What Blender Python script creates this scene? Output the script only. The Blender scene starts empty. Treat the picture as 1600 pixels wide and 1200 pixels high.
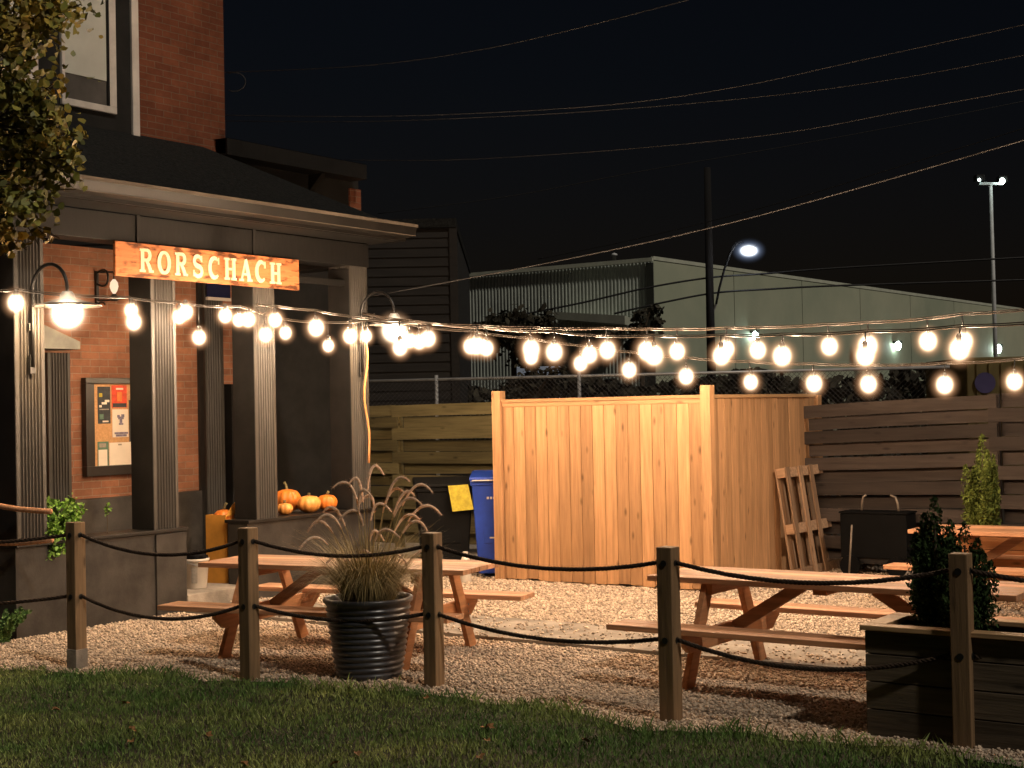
import bpy, math, random
import numpy as np
from mathutils import Vector, Matrix
rnd = random.Random(7)
nr = np.random.default_rng(11)
sc = bpy.context.scene
COL = sc.collection
R = math.radians

# ------------------------------------------------------------------ camera
FPX, EYE = 2300.0, 1.68
pit, rol = math.atan(40 / 2300), 0.02
CF = Vector((0, math.cos(pit), math.sin(pit)))
U0 = Vector((0, -math.sin(pit), math.cos(pit)))
X0 = Vector((1, 0, 0))
CR = X0 * math.cos(rol) - U0 * math.sin(rol)
CU = U0 * math.cos(rol) + X0 * math.sin(rol)
EYEP = Vector((0, 0, EYE))
cd = bpy.data.cameras.new('camera'); cam = bpy.data.objects.new('camera', cd); COL.objects.link(cam)
cd.lens = 36 * FPX / 1600; cd.sensor_width = 36; cd.clip_end = 2000
m = Matrix((CR, CU, -CF)).transposed().to_4x4(); m.translation = EYEP
cam.matrix_world = m
sc.camera = cam

# survey helpers: turn a sight line into a point of the place
def ray(px, py): return CF + CR * ((px - 800) / FPX) + CU * ((600 - py) / FPX)
def G(px, py, z=0.0):
    d = ray(px, py); t = (z - EYE) / d.z
    return EYEP + d * t
def at(px, py, Y):
    d = ray(px, py); return EYEP + d * (Y / d.y)
def on_line(px, py, p0, p1):
    d = ray(px, py); ex, ey = p1[0] - p0[0], p1[1] - p0[1]
    t = (p0[0] * ey - p0[1] * ex) / (d.x * ey - d.y * ex)
    return EYEP + d * t

# plan axes of the lot: A runs along the porch, N points out of it
ALPHA = R(34.5)
A = Vector((math.sin(ALPHA), math.cos(ALPHA), 0)); N = Vector((math.cos(ALPHA), -math.sin(ALPHA), 0))
P0 = Vector((-3.39, 11.82, 0)); TH = math.atan2(A.y, A.x)
def HS(px, py, d=0.0):                       # sight line -> (s along porch, z) on the plane d behind the porch front
    q = P0 - N * d; p = on_line(px, py, q, q + A)
    return (p - q).dot(A), p.z
def HW(s, d, z): return P0 + A * s - N * d + Vector((0, 0, z))

# ------------------------------------------------------------------ materials
def newmat(name):
    m_ = bpy.data.materials.new(name); m_.use_nodes = True
    nt = m_.node_tree; nt.nodes.clear()
    out = nt.nodes.new('ShaderNodeOutputMaterial')
    return m_, nt, out
def pm(name, base, rough=.6, var=.25, scale=8, stretch=(1, 1, 1), tone=0.0, bump=0.0, bscale=None, metal=0, spec=.3, base2=None, mid=(.35, .65), sheen=0):
    m_, nt, out = newmat(name); L = nt.links.new
    tc = nt.nodes.new('ShaderNodeTexCoord'); mp = nt.nodes.new('ShaderNodeMapping'); mp.inputs['Scale'].default_value = stretch
    oi = nt.nodes.new('ShaderNodeObjectInfo'); ml = nt.nodes.new('ShaderNodeMath'); ml.operation = 'MULTIPLY'; ml.inputs[1].default_value = 17
    L(oi.outputs['Random'], ml.inputs[0])
    va = nt.nodes.new('ShaderNodeVectorMath'); va.operation = 'ADD'
    L(tc.outputs['Object'], va.inputs[0]); L(ml.outputs[0], va.inputs[1]); L(va.outputs[0], mp.inputs['Vector'])
    no = nt.nodes.new('ShaderNodeTexNoise'); no.inputs['Scale'].default_value = scale; no.inputs['Detail'].default_value = 6; no.inputs['Roughness'].default_value = .6
    L(mp.outputs[0], no.inputs['Vector'])
    rp = nt.nodes.new('ShaderNodeMapRange'); rp.inputs[1].default_value = mid[0]; rp.inputs[2].default_value = mid[1]
    L(no.outputs['Fac'], rp.inputs[0])
    mx = nt.nodes.new('ShaderNodeMix'); mx.data_type = 'RGBA'
    b = Vector(base); c1 = b * (1 - var); c2 = Vector(base2) if base2 else b * (1 + var)
    mx.inputs[6].default_value = (*c1, 1); mx.inputs[7].default_value = (*c2, 1); L(rp.outputs[0], mx.inputs[0])
    col = mx.outputs[2]
    if tone:
        atn = nt.nodes.new('ShaderNodeAttribute'); atn.attribute_name = 'tone'
        ma = nt.nodes.new('ShaderNodeMath'); ma.operation = 'MULTIPLY_ADD'; ma.inputs[1].default_value = tone; ma.inputs[2].default_value = 1
        L(atn.outputs['Fac'], ma.inputs[0])
        sv = nt.nodes.new('ShaderNodeVectorMath'); sv.operation = 'SCALE'; L(col, sv.inputs[0]); L(ma.outputs[0], sv.inputs['Scale'])
        col = sv.outputs[0]
    bs = nt.nodes.new('ShaderNodeBsdfPrincipled'); bs.inputs['Roughness'].default_value = rough; bs.inputs['Metallic'].default_value = metal
    bs.inputs['Specular IOR Level'].default_value = spec
    L(col, bs.inputs['Base Color'])
    if bump:
        n2 = no
        if bscale:
            n2 = nt.nodes.new('ShaderNodeTexNoise'); n2.inputs['Scale'].default_value = bscale; n2.inputs['Detail'].default_value = 4; L(mp.outputs[0], n2.inputs['Vector'])
        bu = nt.nodes.new('ShaderNodeBump'); bu.inputs['Strength'].default_value = bump; bu.inputs['Distance'].default_value = .02
        L(n2.outputs['Fac'], bu.inputs['Height']); L(bu.outputs[0], bs.inputs['Normal'])
    L(bs.outputs[0], out.inputs[0])
    return m_
def wood(name, base, axis, tone=.25, rough=.6, var=.3, base2=None, knots=True):
    st = [14, 14, 14]; st[axis] = .9
    m_ = pm(name, base, rough, var, 2.2, st, tone, .25, spec=.25, base2=base2, mid=(.3, .7))
    if knots:                                  # dark knots: stretched voronoi dots
        nt = m_.node_tree; L = nt.links.new
        bs = next(n for n in nt.nodes if n.type == 'BSDF_PRINCIPLED'); src = bs.inputs['Base Color'].links[0].from_socket
        tc = next(n for n in nt.nodes if n.type == 'TEX_COORD')
        mp = nt.nodes.new('ShaderNodeMapping'); s2 = [9, 9, 9]; s2[axis] = 3.2; mp.inputs['Scale'].default_value = s2
        L(tc.outputs['Object'], mp.inputs['Vector'])
        vo = nt.nodes.new('ShaderNodeTexVoronoi'); vo.inputs['Scale'].default_value = 1.0; L(mp.outputs[0], vo.inputs['Vector'])
        mr = nt.nodes.new('ShaderNodeMapRange'); mr.inputs[1].default_value = .05; mr.inputs[2].default_value = .17; mr.inputs[3].default_value = .45; mr.inputs[4].default_value = 1
        L(vo.outputs['Distance'], mr.inputs[0])
        sv = nt.nodes.new('ShaderNodeVectorMath'); sv.operation = 'SCALE'; L(src, sv.inputs[0]); L(mr.outputs[0], sv.inputs['Scale']); L(sv.outputs[0], bs.inputs['Base Color'])
    return m_
def brickmat(name, c1, c2, mortar, dark=1.0):
    m_, nt, out = newmat(name); L = nt.links.new
    tc = nt.nodes.new('ShaderNodeTexCoord'); sx = nt.nodes.new('ShaderNodeSeparateXYZ'); cx = nt.nodes.new('ShaderNodeCombineXYZ')
    L(tc.outputs['Object'], sx.inputs[0])
    ad = nt.nodes.new('ShaderNodeMath'); L(sx.outputs['X'], ad.inputs[0]); L(sx.outputs['Y'], ad.inputs[1])
    L(ad.outputs[0], cx.inputs['X']); L(sx.outputs['Z'], cx.inputs['Y'])
    nw = nt.nodes.new('ShaderNodeTexNoise'); nw.inputs['Scale'].default_value = 9
    L(tc.outputs['Object'], nw.inputs['Vector'])
    wv = nt.nodes.new('ShaderNodeVectorMath'); wv.operation = 'MULTIPLY_ADD'; wv.inputs[1].default_value = (.012, .012, 0); L(nw.outputs['Color'], wv.inputs[0]); L(cx.outputs[0], wv.inputs[2])
    br = nt.nodes.new('ShaderNodeTexBrick'); br.inputs['Scale'].default_value = 1
    br.inputs['Brick Width'].default_value = .215; br.inputs['Row Height'].default_value = .068; br.inputs['Mortar Size'].default_value = .005
    br.inputs['Mortar Smooth'].default_value = .4; br.inputs['Bias'].default_value = -.25
    br.inputs['Color1'].default_value = (*c1, 1); br.inputs['Color2'].default_value = (*c2, 1); br.inputs['Mortar'].default_value = (*mortar, 1)
    L(wv.outputs[0], br.inputs['Vector'])
    no = nt.nodes.new('ShaderNodeTexNoise'); no.inputs['Scale'].default_value = 2.2; no.inputs['Detail'].default_value = 8; no.inputs['Roughness'].default_value = .7
    L(tc.outputs['Object'], no.inputs['Vector'])
    mr = nt.nodes.new('ShaderNodeMapRange'); mr.inputs[1].default_value = .3; mr.inputs[2].default_value = .7; mr.inputs[3].default_value = .6 * dark; mr.inputs[4].default_value = 1.3 * dark
    L(no.outputs['Fac'], mr.inputs[0])
    sv = nt.nodes.new('ShaderNodeVectorMath'); sv.operation = 'SCALE'; L(br.outputs['Color'], sv.inputs[0]); L(mr.outputs[0], sv.inputs['Scale'])
    bs = nt.nodes.new('ShaderNodeBsdfPrincipled'); bs.inputs['Roughness'].default_value = .9; bs.inputs['Specular IOR Level'].default_value = .15
    L(sv.outputs[0], bs.inputs['Base Color'])
    bu = nt.nodes.new('ShaderNodeBump'); bu.inputs['Strength'].default_value = .5; bu.inputs['Distance'].default_value = .01; bu.invert = True
    L(br.outputs['Fac'], bu.inputs['Height']); L(bu.outputs[0], bs.inputs['Normal']); L(bs.outputs[0], out.inputs[0])
    return m_
def emit(name, color, strength, sampled=True):
    m_, nt, out = newmat(name)
    e = nt.nodes.new('ShaderNodeEmission'); e.inputs['Color'].default_value = (*color, 1); e.inputs['Strength'].default_value = strength
    nt.links.new(e.outputs[0], out.inputs[0])
    if not sampled: m_.cycles.emission_sampling = 'NONE'
    return m_
def bloom(name, core, halo, c_str, c_pow, h_str, h_pow):   # lens bloom put into emission: hot in the middle, thin and orange toward the rim
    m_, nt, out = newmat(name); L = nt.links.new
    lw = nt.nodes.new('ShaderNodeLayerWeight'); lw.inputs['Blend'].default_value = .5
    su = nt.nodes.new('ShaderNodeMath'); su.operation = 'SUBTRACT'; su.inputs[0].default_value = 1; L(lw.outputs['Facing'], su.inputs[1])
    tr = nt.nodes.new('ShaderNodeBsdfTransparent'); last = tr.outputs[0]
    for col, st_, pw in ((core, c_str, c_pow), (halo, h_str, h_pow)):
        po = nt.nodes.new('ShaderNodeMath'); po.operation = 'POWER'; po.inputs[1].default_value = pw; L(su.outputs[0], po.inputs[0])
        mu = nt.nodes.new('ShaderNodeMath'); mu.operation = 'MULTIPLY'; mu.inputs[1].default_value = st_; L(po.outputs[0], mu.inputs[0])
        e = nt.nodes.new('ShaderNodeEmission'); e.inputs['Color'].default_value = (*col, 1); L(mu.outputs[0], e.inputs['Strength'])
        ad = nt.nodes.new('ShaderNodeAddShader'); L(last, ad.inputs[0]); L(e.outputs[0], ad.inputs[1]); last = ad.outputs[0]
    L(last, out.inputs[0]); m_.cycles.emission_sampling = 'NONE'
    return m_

WARM = (1.0, .685, .435)
BULB_L, LAMP_L = 1000.0, 950.0
M = {}
M['brick'] = brickmat('red brick', (.30, .135, .078), (.19, .088, .055), (.27, .19, .14))
M['brick_up'] = brickmat('upper brick', (.33, .115, .06), (.24, .08, .045), (.3, .19, .13), .55)
M['black_paint'] = pm('black paint', (.044, .039, .034), .5, .45, 3, bump=.06, bscale=60, spec=.35)
M['flute_paint'] = pm('fluted column paint', (.056, .050, .043), .42, .22, 4, (3, 3, .6), bump=.06, bscale=40, spec=.5)
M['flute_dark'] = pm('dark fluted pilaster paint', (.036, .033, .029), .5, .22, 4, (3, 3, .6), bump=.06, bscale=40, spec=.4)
M['dark_paint'] = pm('dark siding paint', (.014, .013, .012), .7, .3, 4)
M['soffit'] = pm('soffit paint', (.010, .0092, .0085), .6, .25, 6, (6, 1, 1))
M['gutter_lip'] = pm('gutter lip paint', (.13, .105, .08), .45, .2, 4, spec=.4)
M['gutter'] = pm('gutter metal paint', (.013, .0112, .0095), .45, .2, 4, spec=.4)
M['shingle'] = pm('roof shingles', (.018, .018, .017), .9, .5, 30, bump=.5, spec=.1)
M['trim_white'] = pm('white trim paint', (.62, .57, .52), .6, .12, 5)
M['blind'] = pm('window blind', (.55, .55, .49), .6, .08, 3)
M['glass_dark'] = pm('dark window glass', (.11, .10, .09), .12, .2, 3, spec=.6)
M['concrete'] = pm('concrete', (.29, .25, .205), .9, .35, 4, bump=.25, bscale=70)
M['screen_wood'] = wood('fresh fence boards', (.42, .232, .112), 2, .22, .6, .26)
M['table_wood'] = wood('stained table planks', (.55, .285, .155), 0, .3, .5, .36, knots=False)
M['table_wood_y'] = wood('stained table frame', (.50, .235, .11), 1, .22, .5, .25, knots=False)
M['post_wood'] = wood('weathered post', (.22, .14, .075), 2, .1, .7, .3)
M['slat_olive'] = wood('slat fence boards', (.15, .125, .06), 0, .35, .75, .3)  # left boards: lamplight put into a brighter olive colour
M['slat_brown'] = wood('slat fence brown boards', (.055, .042, .035), 0, .35, .75, .3)  # right boards of the same fence, coloured dimmer away from the lamp
M['pallet'] = wood('pallet wood', (.34, .21, .125), 2, .4, .8, .35)
M['planter_dark'] = wood('dark planter boards', (.10, .078, .054), 0, .25, .8, .35)
M['planter_rim'] = wood('planter rim boards', (.46, .29, .15), 0, .2, .6, .25)
M['planter_orange'] = wood('orange planter boards', (.55, .25, .10), 0, .12, .6, .2)
M['sign_wood'] = wood('burnt sign board', (.56, .20, .075), 0, 0, .55, .25)
M['letter'] = pm('cream letters', (.80, .66, .46), .6, .08, 10)
M['iron'] = pm('black iron', (.012, .012, .012), .35, .2, 10, spec=.6)
M['shade'] = pm('enamel shade', (.10, .095, .09), .3, .2, 10, spec=.6)
M['cable'] = pm('cable rubber', (.05, .038, .028), .4, .2, 20, spec=.7)
M['cord_orange'] = pm('orange cord', (.62, .30, .12), .5, .1, 20)
M['rope'] = pm('dark rope', (.042, .027, .018), .9, .4, 60, bump=.8)
M['rope_tan'] = pm('tan rope', (.42, .22, .12), .8, .3, 50, bump=.5)
M['pot'] = pm('glazed pot', (.045, .045, .052), .33, .3, 6, spec=.7)
M['soil'] = pm('soil', (.03, .02, .014), .95, .4, 30, bump=.6)
M['grass_blade'] = pm('fountain grass blades', (.36, .28, .125), .6, .3, 5, tone=.55)
M['plume'] = pm('grass plume', (.86, .62, .45), .9, .25, 60, tone=.2, bump=.5)
M['pumpkin'] = pm('pumpkin skin', (.74, .21, .03), .42, .22, 9, spec=.4, bump=.1)
M['pumpkin_pale'] = pm('pale pumpkin skin', (.80, .34, .08), .42, .2, 9, spec=.4)
M['stem'] = pm('pumpkin stem', (.20, .16, .07), .8, .3, 20)
M['crate'] = pm('orange cardboard', (.60, .27, .04), .7, .15, 6, bump=.1)
M['ink'] = pm('dark ink', (.10, .05, .02), .7, .1, 6)
M['white_plastic'] = pm('white plastic', (.62, .56, .48), .4, .08, 5, spec=.4)
M['grey_ink'] = pm('grey print', (.28, .25, .21), .6, .15, 40)
M['bin_blue'] = pm('blue bin plastic', (.016, .05, .33), .4, .15, 6, spec=.45)
M['bin_black'] = pm('black bin plastic', (.004, .004, .004), .7, .2, 6, spec=.12)
M['yellow'] = pm('yellow sheet', (.42, .34, .03), .6, .2, 25, bump=.2)
M['cork'] = pm('cork', (.52, .30, .14), .9, .15, 60)
M['paper'] = pm('paper', (.74, .66, .56), .8, .06, 6)
M['paper_dark'] = pm('dark poster', (.035, .04, .045), .6, .3, 20)
M['paper_red'] = pm('red poster', (.62, .07, .03), .6, .2, 30)
M['paper_lilac'] = pm('grey lilac print', (.20, .18, .25), .7, .3, 30)
M['paper_green'] = pm('green print', (.10, .18, .13), .7, .2, 30)
M['leafgreen'] = pm('fresh leaves', (.17, .32, .05), .5, .3, 6, tone=.5)
M['fern'] = pm('fern leaves', (.12, .22, .06), .5, .3, 6, tone=.5)
M['treeleaf'] = pm('autumn tree leaves', (.21, .22, .05), .5, .25, 3, tone=.6, base2=(.55, .36, .07), mid=(.45, .75))
M['bark'] = pm('bark', (.06, .045, .03), .9, .4, 14, (1, 1, .3), bump=.5)
M['cedar'] = pm('dark cedar foliage', (.030, .052, .018), .95, .35, 8, tone=.6, spec=.04)
M['cedar_light'] = pm('light cedar foliage', (.10, .13, .03), .95, .3, 8, tone=.5, spec=.04)
M['shrub_dark'] = pm('night shrub leaves', (.042, .038, .026), .9, .4, 4, tone=.6)
M['galv'] = pm('galvanised steel', (.34, .35, .36), .45, .15, 8, metal=.3)
M['mesh_wire'] = pm('chain link wire', (.05, .05, .055), .5, .15, 8)
M['pipe'] = pm('weathered pipe', (.26, .21, .16), .6, .2, 12)
M['weed'] = pm('dry weeds', (.36, .24, .13), .8, .3, 8, tone=.4)
M['corrugated'] = pm('corrugated steel', (.42, .47, .43), .5, .12, 1.5)
M['panelwall'] = pm('pale green wall panels', (.36, .42, .32), .7, .18, .12, base2=(.46, .48, .36))
M['panel_trim'] = pm('warehouse coping', (.50, .53, .44), .6, .1, 2)
M['panel_dark'] = pm('warehouse corner trim', (.07, .075, .065), .6, .1, 2)
M['neighbour'] = pm('dark clapboard', (.021, .018, .0155), .8, .2, 2, (1, 1, 8))
M['pole_wood'] = pm('utility pole wood', (.010, .009, .009), .9, .3, 5, (1, 1, .1))
M['pole_steel'] = pm('mast steel', (.55, .57, .58), .4, .1, 3)
M['wire'] = pm('overhead wire', (.014, .014, .015), .5, .15, 3)
M['wire_light'] = pm('pale overhead wire', (.026, .025, .025), .5, .15, 3)
M['ochre'] = pm('ochre container paint', (.11, .085, .03), .7, .2, 2)
M['violet'] = pm('violet disc paint', (.06, .05, .13), .6, .2, 2)
M['stone'] = pm('gravel stones', (.53, .415, .31), .85, .2, 12, tone=.42, spec=.2)
M['gravelbed'] = pm('gravel bed', (.44, .36, .28), .95, .45, 55, bump=.9)
M['soilground'] = pm('bare ground', (.035, .03, .022), .95, .4, 3, bump=.3)
M['lawn'] = pm('lawn soil', (.022, .024, .010), .95, .4, 18, bump=.6)
M['blade'] = pm('lawn blades', (.16, .29, .07), .6, .4, 1.3, tone=.6, base2=(.34, .36, .11), mid=(.4, .75))
M['deadleaf'] = pm('fallen leaf', (.26, .13, .05), .8, .3, 10)
M['bulb'] = emit('bulb filament light', WARM, BULB_L); M['bulb_low'] = emit('low bulb filament light', WARM, BULB_L * .23); M['bulb_porch'] = emit('porch bulb filament light', WARM, BULB_L * .22)
M['globe'] = bloom('bulb glow glass', (1, .76, .5), (1, .5, .24), 14, 36, .55, 8)
M['lampbulb'] = emit('lamp light', (1, .66, .36), LAMP_L)
M['lampglobe'] = bloom('lamp glow glass', (1, .8, .56), (1, .56, .3), 20, 24, .55, 6)
M['lantern'] = emit('lantern light', (1, .75, .5), 1.1)
M['led'] = emit('street lamp light', (.86, .92, 1), 60)
M['ledglobe'] = bloom('street lamp glow glass', (.85, .92, 1), (.5, .65, 1), 14, 40, .25, 7)
M['wallpack'] = emit('wall lamp light', (.8, 1, .92), 25)
M['dock'] = emit('lit dock door', (.45, .55, .75), .16, False)

# ------------------------------------------------------------------ mesh builder
class MB:
    def __init__(s): s.v = []; s.f = []; s.t = []
    def add(s, vs, fs, tone=None):
        o = len(s.v); s.v += [tuple(v) for v in vs]; s.f += [tuple(i + o for i in f) for f in fs]
        t = rnd.uniform(-1, 1) if tone is None else tone
        s.t += [t] * len(fs); return s
    def box(s, c, size, rot=None, tone=None):
        hx, hy, hz = size[0] / 2, size[1] / 2, size[2] / 2; c = Vector(c)
        vs = [Vector((x, y, z)) for z in (-hz, hz) for y in (-hy, hy) for x in (-hx, hx)]
        if rot is not None: vs = [rot @ v for v in vs]
        return s.add([v + c for v in vs], [(0, 2, 3, 1), (4, 5, 7, 6), (0, 1, 5, 4), (2, 6, 7, 3), (0, 4, 6, 2), (1, 3, 7, 5)], tone)
    def b(s, x0, x1, y0, y1, z0, z1, tone=None): return s.box(((x0 + x1) / 2, (y0 + y1) / 2, (z0 + z1) / 2), (abs(x1 - x0), abs(y1 - y0), abs(z1 - z0)), None, tone)
    def beam(s, p, q, w, h, up=(0, 0, 1), tone=None):
        p, q = Vector(p), Vector(q); x = (q - p); L = x.length; x.normalize()
        y = Vector(up).cross(x)
        if y.length < 1e-4: y = Vector((1, 0, 0)).cross(x)
        y.normalize(); z = x.cross(y)
        return s.box((p + q) / 2, (L, w, h), Matrix((x, y, z)).transposed(), tone)
    def tube(s, pts, r, n=8, tone=None, cap=True):
        pts = [Vector(p) for p in pts]; rs = r if isinstance(r, (list, tuple)) else [r] * len(pts)
        vs = []; prev = None
        for i, p in enumerate(pts):
            d = (pts[min(i + 1, len(pts) - 1)] - pts[max(i - 1, 0)]).normalized()
            if prev is None:
                u = d.cross(Vector((0, 0, 1)))
                if u.length < .05: u = d.cross(Vector((1, 0, 0)))
            else: u = prev - d * prev.dot(d)
            u.normalize(); prev = u; w = d.cross(u)
            for k in range(n):
                a = 2 * math.pi * k / n; vs.append(p + (u * math.cos(a) + w * math.sin(a)) * rs[i])
        fs = [(i * n + k, i * n + (k + 1) % n, (i + 1) * n + (k + 1) % n, (i + 1) * n + k) for i in range(len(pts) - 1) for k in range(n)]
        if cap: fs += [tuple(range(n))[::-1], tuple(range((len(pts) - 1) * n, len(pts) * n))]
        return s.add(vs, fs, tone)
    def lathe(s, prof, n=24, c=(0, 0, 0), tone=None, lob=0, amp=0):
        vs = []; c = Vector(c)
        for (r, z) in prof:
            for k in range(n):
                a = 2 * math.pi * k / n; rr = r * (1 + amp * abs(math.sin(lob * a / 2)) - amp / 2) if lob else r
                vs.append(c + Vector((rr * math.cos(a), rr * math.sin(a), z)))
        fs = [(i * n + k, i * n + (k + 1) % n, (i + 1) * n + (k + 1) % n, (i + 1) * n + k) for i in range(len(prof) - 1) for k in range(n)]
        fs += [tuple(range(n))[::-1], tuple(range((len(prof) - 1) * n, len(prof) * n))]
        return s.add(vs, fs, tone)
    def prism(s, poly, vec, tone=None):                # poly: 3-D points, extruded by vec
        poly = [Vector(p) for p in poly]; n = len(poly); v = Vector(vec)
        return s.add(poly + [p + v for p in poly], [tuple(range(n))[::-1], tuple(range(n, 2 * n))] + [(i, (i + 1) % n, n + (i + 1) % n, n + i) for i in range(n)], tone)
    def sphere(s, c, r, sub=2, scale=(1, 1, 1), tone=None):
        import bmesh
        bm = bmesh.new(); bmesh.ops.create_icosphere(bm, subdivisions=sub, radius=r)
        bm.verts.index_update(); c = Vector(c)
        s.add([c + Vector((v.co.x * scale[0], v.co.y * scale[1], v.co.z * scale[2])) for v in bm.verts], [tuple(v.index for v in f.verts) for f in bm.faces], tone); bm.free(); return s
    def build(s, name, mat, parent=None, smooth=False, bevel=0, label=None):
        me = bpy.data.meshes.new(name); me.from_pydata(s.v, [], s.f)
        me.materials.append(mat if not isinstance(mat, str) else M[mat])
        at_ = me.attributes.new('tone', 'FLOAT', 'FACE'); at_.data.foreach_set('value', s.t)
        if smooth: me.polygons.foreach_set('use_smooth', [True] * len(me.polygons))
        me.update(); o = bpy.data.objects.new(name, me); COL.objects.link(o); o.parent = parent
        if bevel:
            bv = o.modifiers.new('bevel', 'BEVEL'); bv.width = bevel; bv.segments = 2; bv.limit_method = 'ANGLE'; bv.harden_normals = False
        if label: o['label'] = label
        return o
def npmesh(name, V, F, mat, parent=None, tone=None, smooth=False):
    V = np.asarray(V, np.float32).reshape(-1, 3); F = np.asarray(F, np.int32); k = F.shape[1]
    me = bpy.data.meshes.new(name); me.vertices.add(len(V)); me.vertices.foreach_set('co', V.ravel())
    me.loops.add(F.size); me.loops.foreach_set('vertex_index', F.ravel())
    me.polygons.add(len(F)); me.polygons.foreach_set('loop_start', np.arange(0, F.size, k, dtype=np.int32)); me.polygons.foreach_set('loop_total', np.full(len(F), k, np.int32))
    me.update(calc_edges=True); me.validate()
    if tone is not None and len(tone) == len(me.polygons):
        a = me.attributes.new('tone', 'FLOAT', 'FACE'); a.data.foreach_set('value', np.asarray(tone, np.float32))
    if smooth: me.polygons.foreach_set('use_smooth', np.ones(len(F), bool))
    me.materials.append(M[mat]); o = bpy.data.objects.new(name, me); COL.objects.link(o); o.parent = parent
    return o
def tag(o, label=None, cat=None, group=None, kind=None):
    for k, v in (('label', label), ('category', cat), ('group', group), ('kind', kind)):
        if v: o[k] = v
    return o
def thing(name, label, cat, loc=(0, 0, 0), rz=0, group=None):
    o = bpy.data.objects.new(name, None); COL.objects.link(o); o.empty_display_size = .1
    o.location = loc; o.rotation_euler = (0, 0, rz); return tag(o, label, cat, group)
def copy_tree(o, parent=None):
    c = o.copy(); COL.objects.link(c); c.parent = parent
    for ch in list(o.children): copy_tree(ch, c)
    return c
def leaves(centres, size, aspect=.55, up=0.0):
    """folded leaf quads around given centres -> V, F, tone"""
    n = len(centres); C_ = np.asarray(centres)
    d = nr.normal(size=(n, 3)) + np.array([0, 0, up]); d /= np.linalg.norm(d, axis=1, keepdims=True)
    e = nr.normal(size=(n, 3)); e -= d * (e * d).sum(1, keepdims=True); e /= np.linalg.norm(e, axis=1, keepdims=True)
    sz = (np.asarray(size) * nr.uniform(.6, 1.3, n))[:, None]
    f = np.cross(d, e) * sz * .12; w_ = e * sz * aspect * .5
    V = np.stack([C_ - d * sz * .5, C_ - d * sz * .22 + w_ * .8 + f, C_ + d * sz * .12 + w_ + f, C_ + d * sz * .5, C_ + d * sz * .12 - w_ + f, C_ - d * sz * .22 - w_ * .8 + f], 1).reshape(-1, 3)
    return V, np.arange(6 * n).reshape(n, 6), nr.uniform(-1, 1, n)

# ------------------------------------------------------------------ world and fill light
w = bpy.data.worlds.new('World'); sc.world = w; w.use_nodes = True
nt = w.node_tree; bg = nt.nodes['Background']
sky = nt.nodes.new('ShaderNodeTexSky'); sky.sky_type = 'NISHITA'; sky.sun_disc = False
SUN_EL = R(47); LAZ = Vector((.64, -.77, 0)).normalized()
sky.sun_elevation = R(2); sky.sun_rotation = math.atan2(LAZ.x, LAZ.y)
tint = nt.nodes.new('ShaderNodeMix'); tint.data_type = 'RGBA'; tint.blend_type = 'MULTIPLY'; tint.inputs[0].default_value = 1; tint.inputs[7].default_value = (.68, .68, 1, 1)
nt.links.new(sky.outputs[0], tint.inputs[6]); geo = nt.nodes.new('ShaderNodeTexCoord'); spx = nt.nodes.new('ShaderNodeSeparateXYZ'); nt.links.new(geo.outputs['Generated'], spx.inputs[0])
mrz = nt.nodes.new('ShaderNodeMapRange'); mrz.inputs[1].default_value = 0.0; mrz.inputs[2].default_value = .22; nt.links.new(spx.outputs['Z'], mrz.inputs[0])
gl_ = nt.nodes.new('ShaderNodeMix'); gl_.data_type = 'RGBA'; gl_.inputs[6].default_value = (.7, .36, .36, 1); gl_.inputs[7].default_value = (.12, .2, .42, 1); nt.links.new(mrz.outputs[0], gl_.inputs[0])
adw = nt.nodes.new('ShaderNodeMix'); adw.data_type = 'RGBA'; adw.blend_type = 'ADD'; adw.inputs[0].default_value = 1; nt.links.new(tint.outputs[2], adw.inputs[6]); nt.links.new(gl_.outputs[2], adw.inputs[7])
nt.links.new(adw.outputs[2], bg.inputs['Color']); bg.inputs['Strength'].default_value = .003
sl = bpy.data.lights.new('sun', 'SUN'); sun = bpy.data.objects.new('sun', sl); COL.objects.link(sun)
sl.energy = 1.25; sl.angle = R(2); sl.color = (1, .88, .73)
sd = Vector((LAZ.x * math.cos(SUN_EL), LAZ.y * math.cos(SUN_EL), math.sin(SUN_EL)))
sun.rotation_euler = sd.to_track_quat('Z', 'Y').to_euler()

# ------------------------------------------------------------------ ground
def sheet(name, poly, z, mat):
    me = bpy.data.meshes.new(name); me.from_pydata([(p[0], p[1], z) for p in poly], [], [tuple(range(len(poly)))]); me.materials.append(M[mat])
    o = bpy.data.objects.new(name, me); COL.objects.link(o); o['kind'] = 'structure'; return o
sheet('ground', [(-300, -100), (300, -100), (300, 500), (-300, 500)], -.03, 'soilground')
edge = [G(px, py) for px, py in ((-300, 1028), (0, 1046), (250, 1054), (400, 1064), (560, 1076), (700, 1086), (860, 1106), (1000, 1136), (1180, 1148), (1350, 1160), (1600, 1196), (1900, 1240))]
edge2 = []
for i in range(len(edge) - 1):
    for k in range(8):
        p = edge[i].lerp(edge[i + 1], k / 8); edge2.append(p + Vector((0, .05 * math.sin(7.3 * p.x) + .03 * math.sin(17 * p.x + 1), 0)))
sheet('lawn', [(-8, 2), (8, 2)] + [(p.x, p.y + .06) for p in edge2[::-1]], 0.0, 'lawn')
sheet('gravel_bed', [(p.x, p.y - .06) for p in edge2] + [(9, 7), (9, 13), (-2.9, 20.5), (-7, 18), (-7, 10)], .006, 'gravelbed')
# concrete path out of the porch entrance
def path_pt(s, t): return P0 + A * s + N * t
pp = [path_pt(.95, .02), path_pt(1.75, .02), path_pt(1.82, 6.2), path_pt(.9, 6.2)]
pth = MB().prism([(p.x, p.y, .0) for p in pp], (0, 0, .032)).build('path', 'concrete'); pth['kind'] = 'structure'

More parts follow.
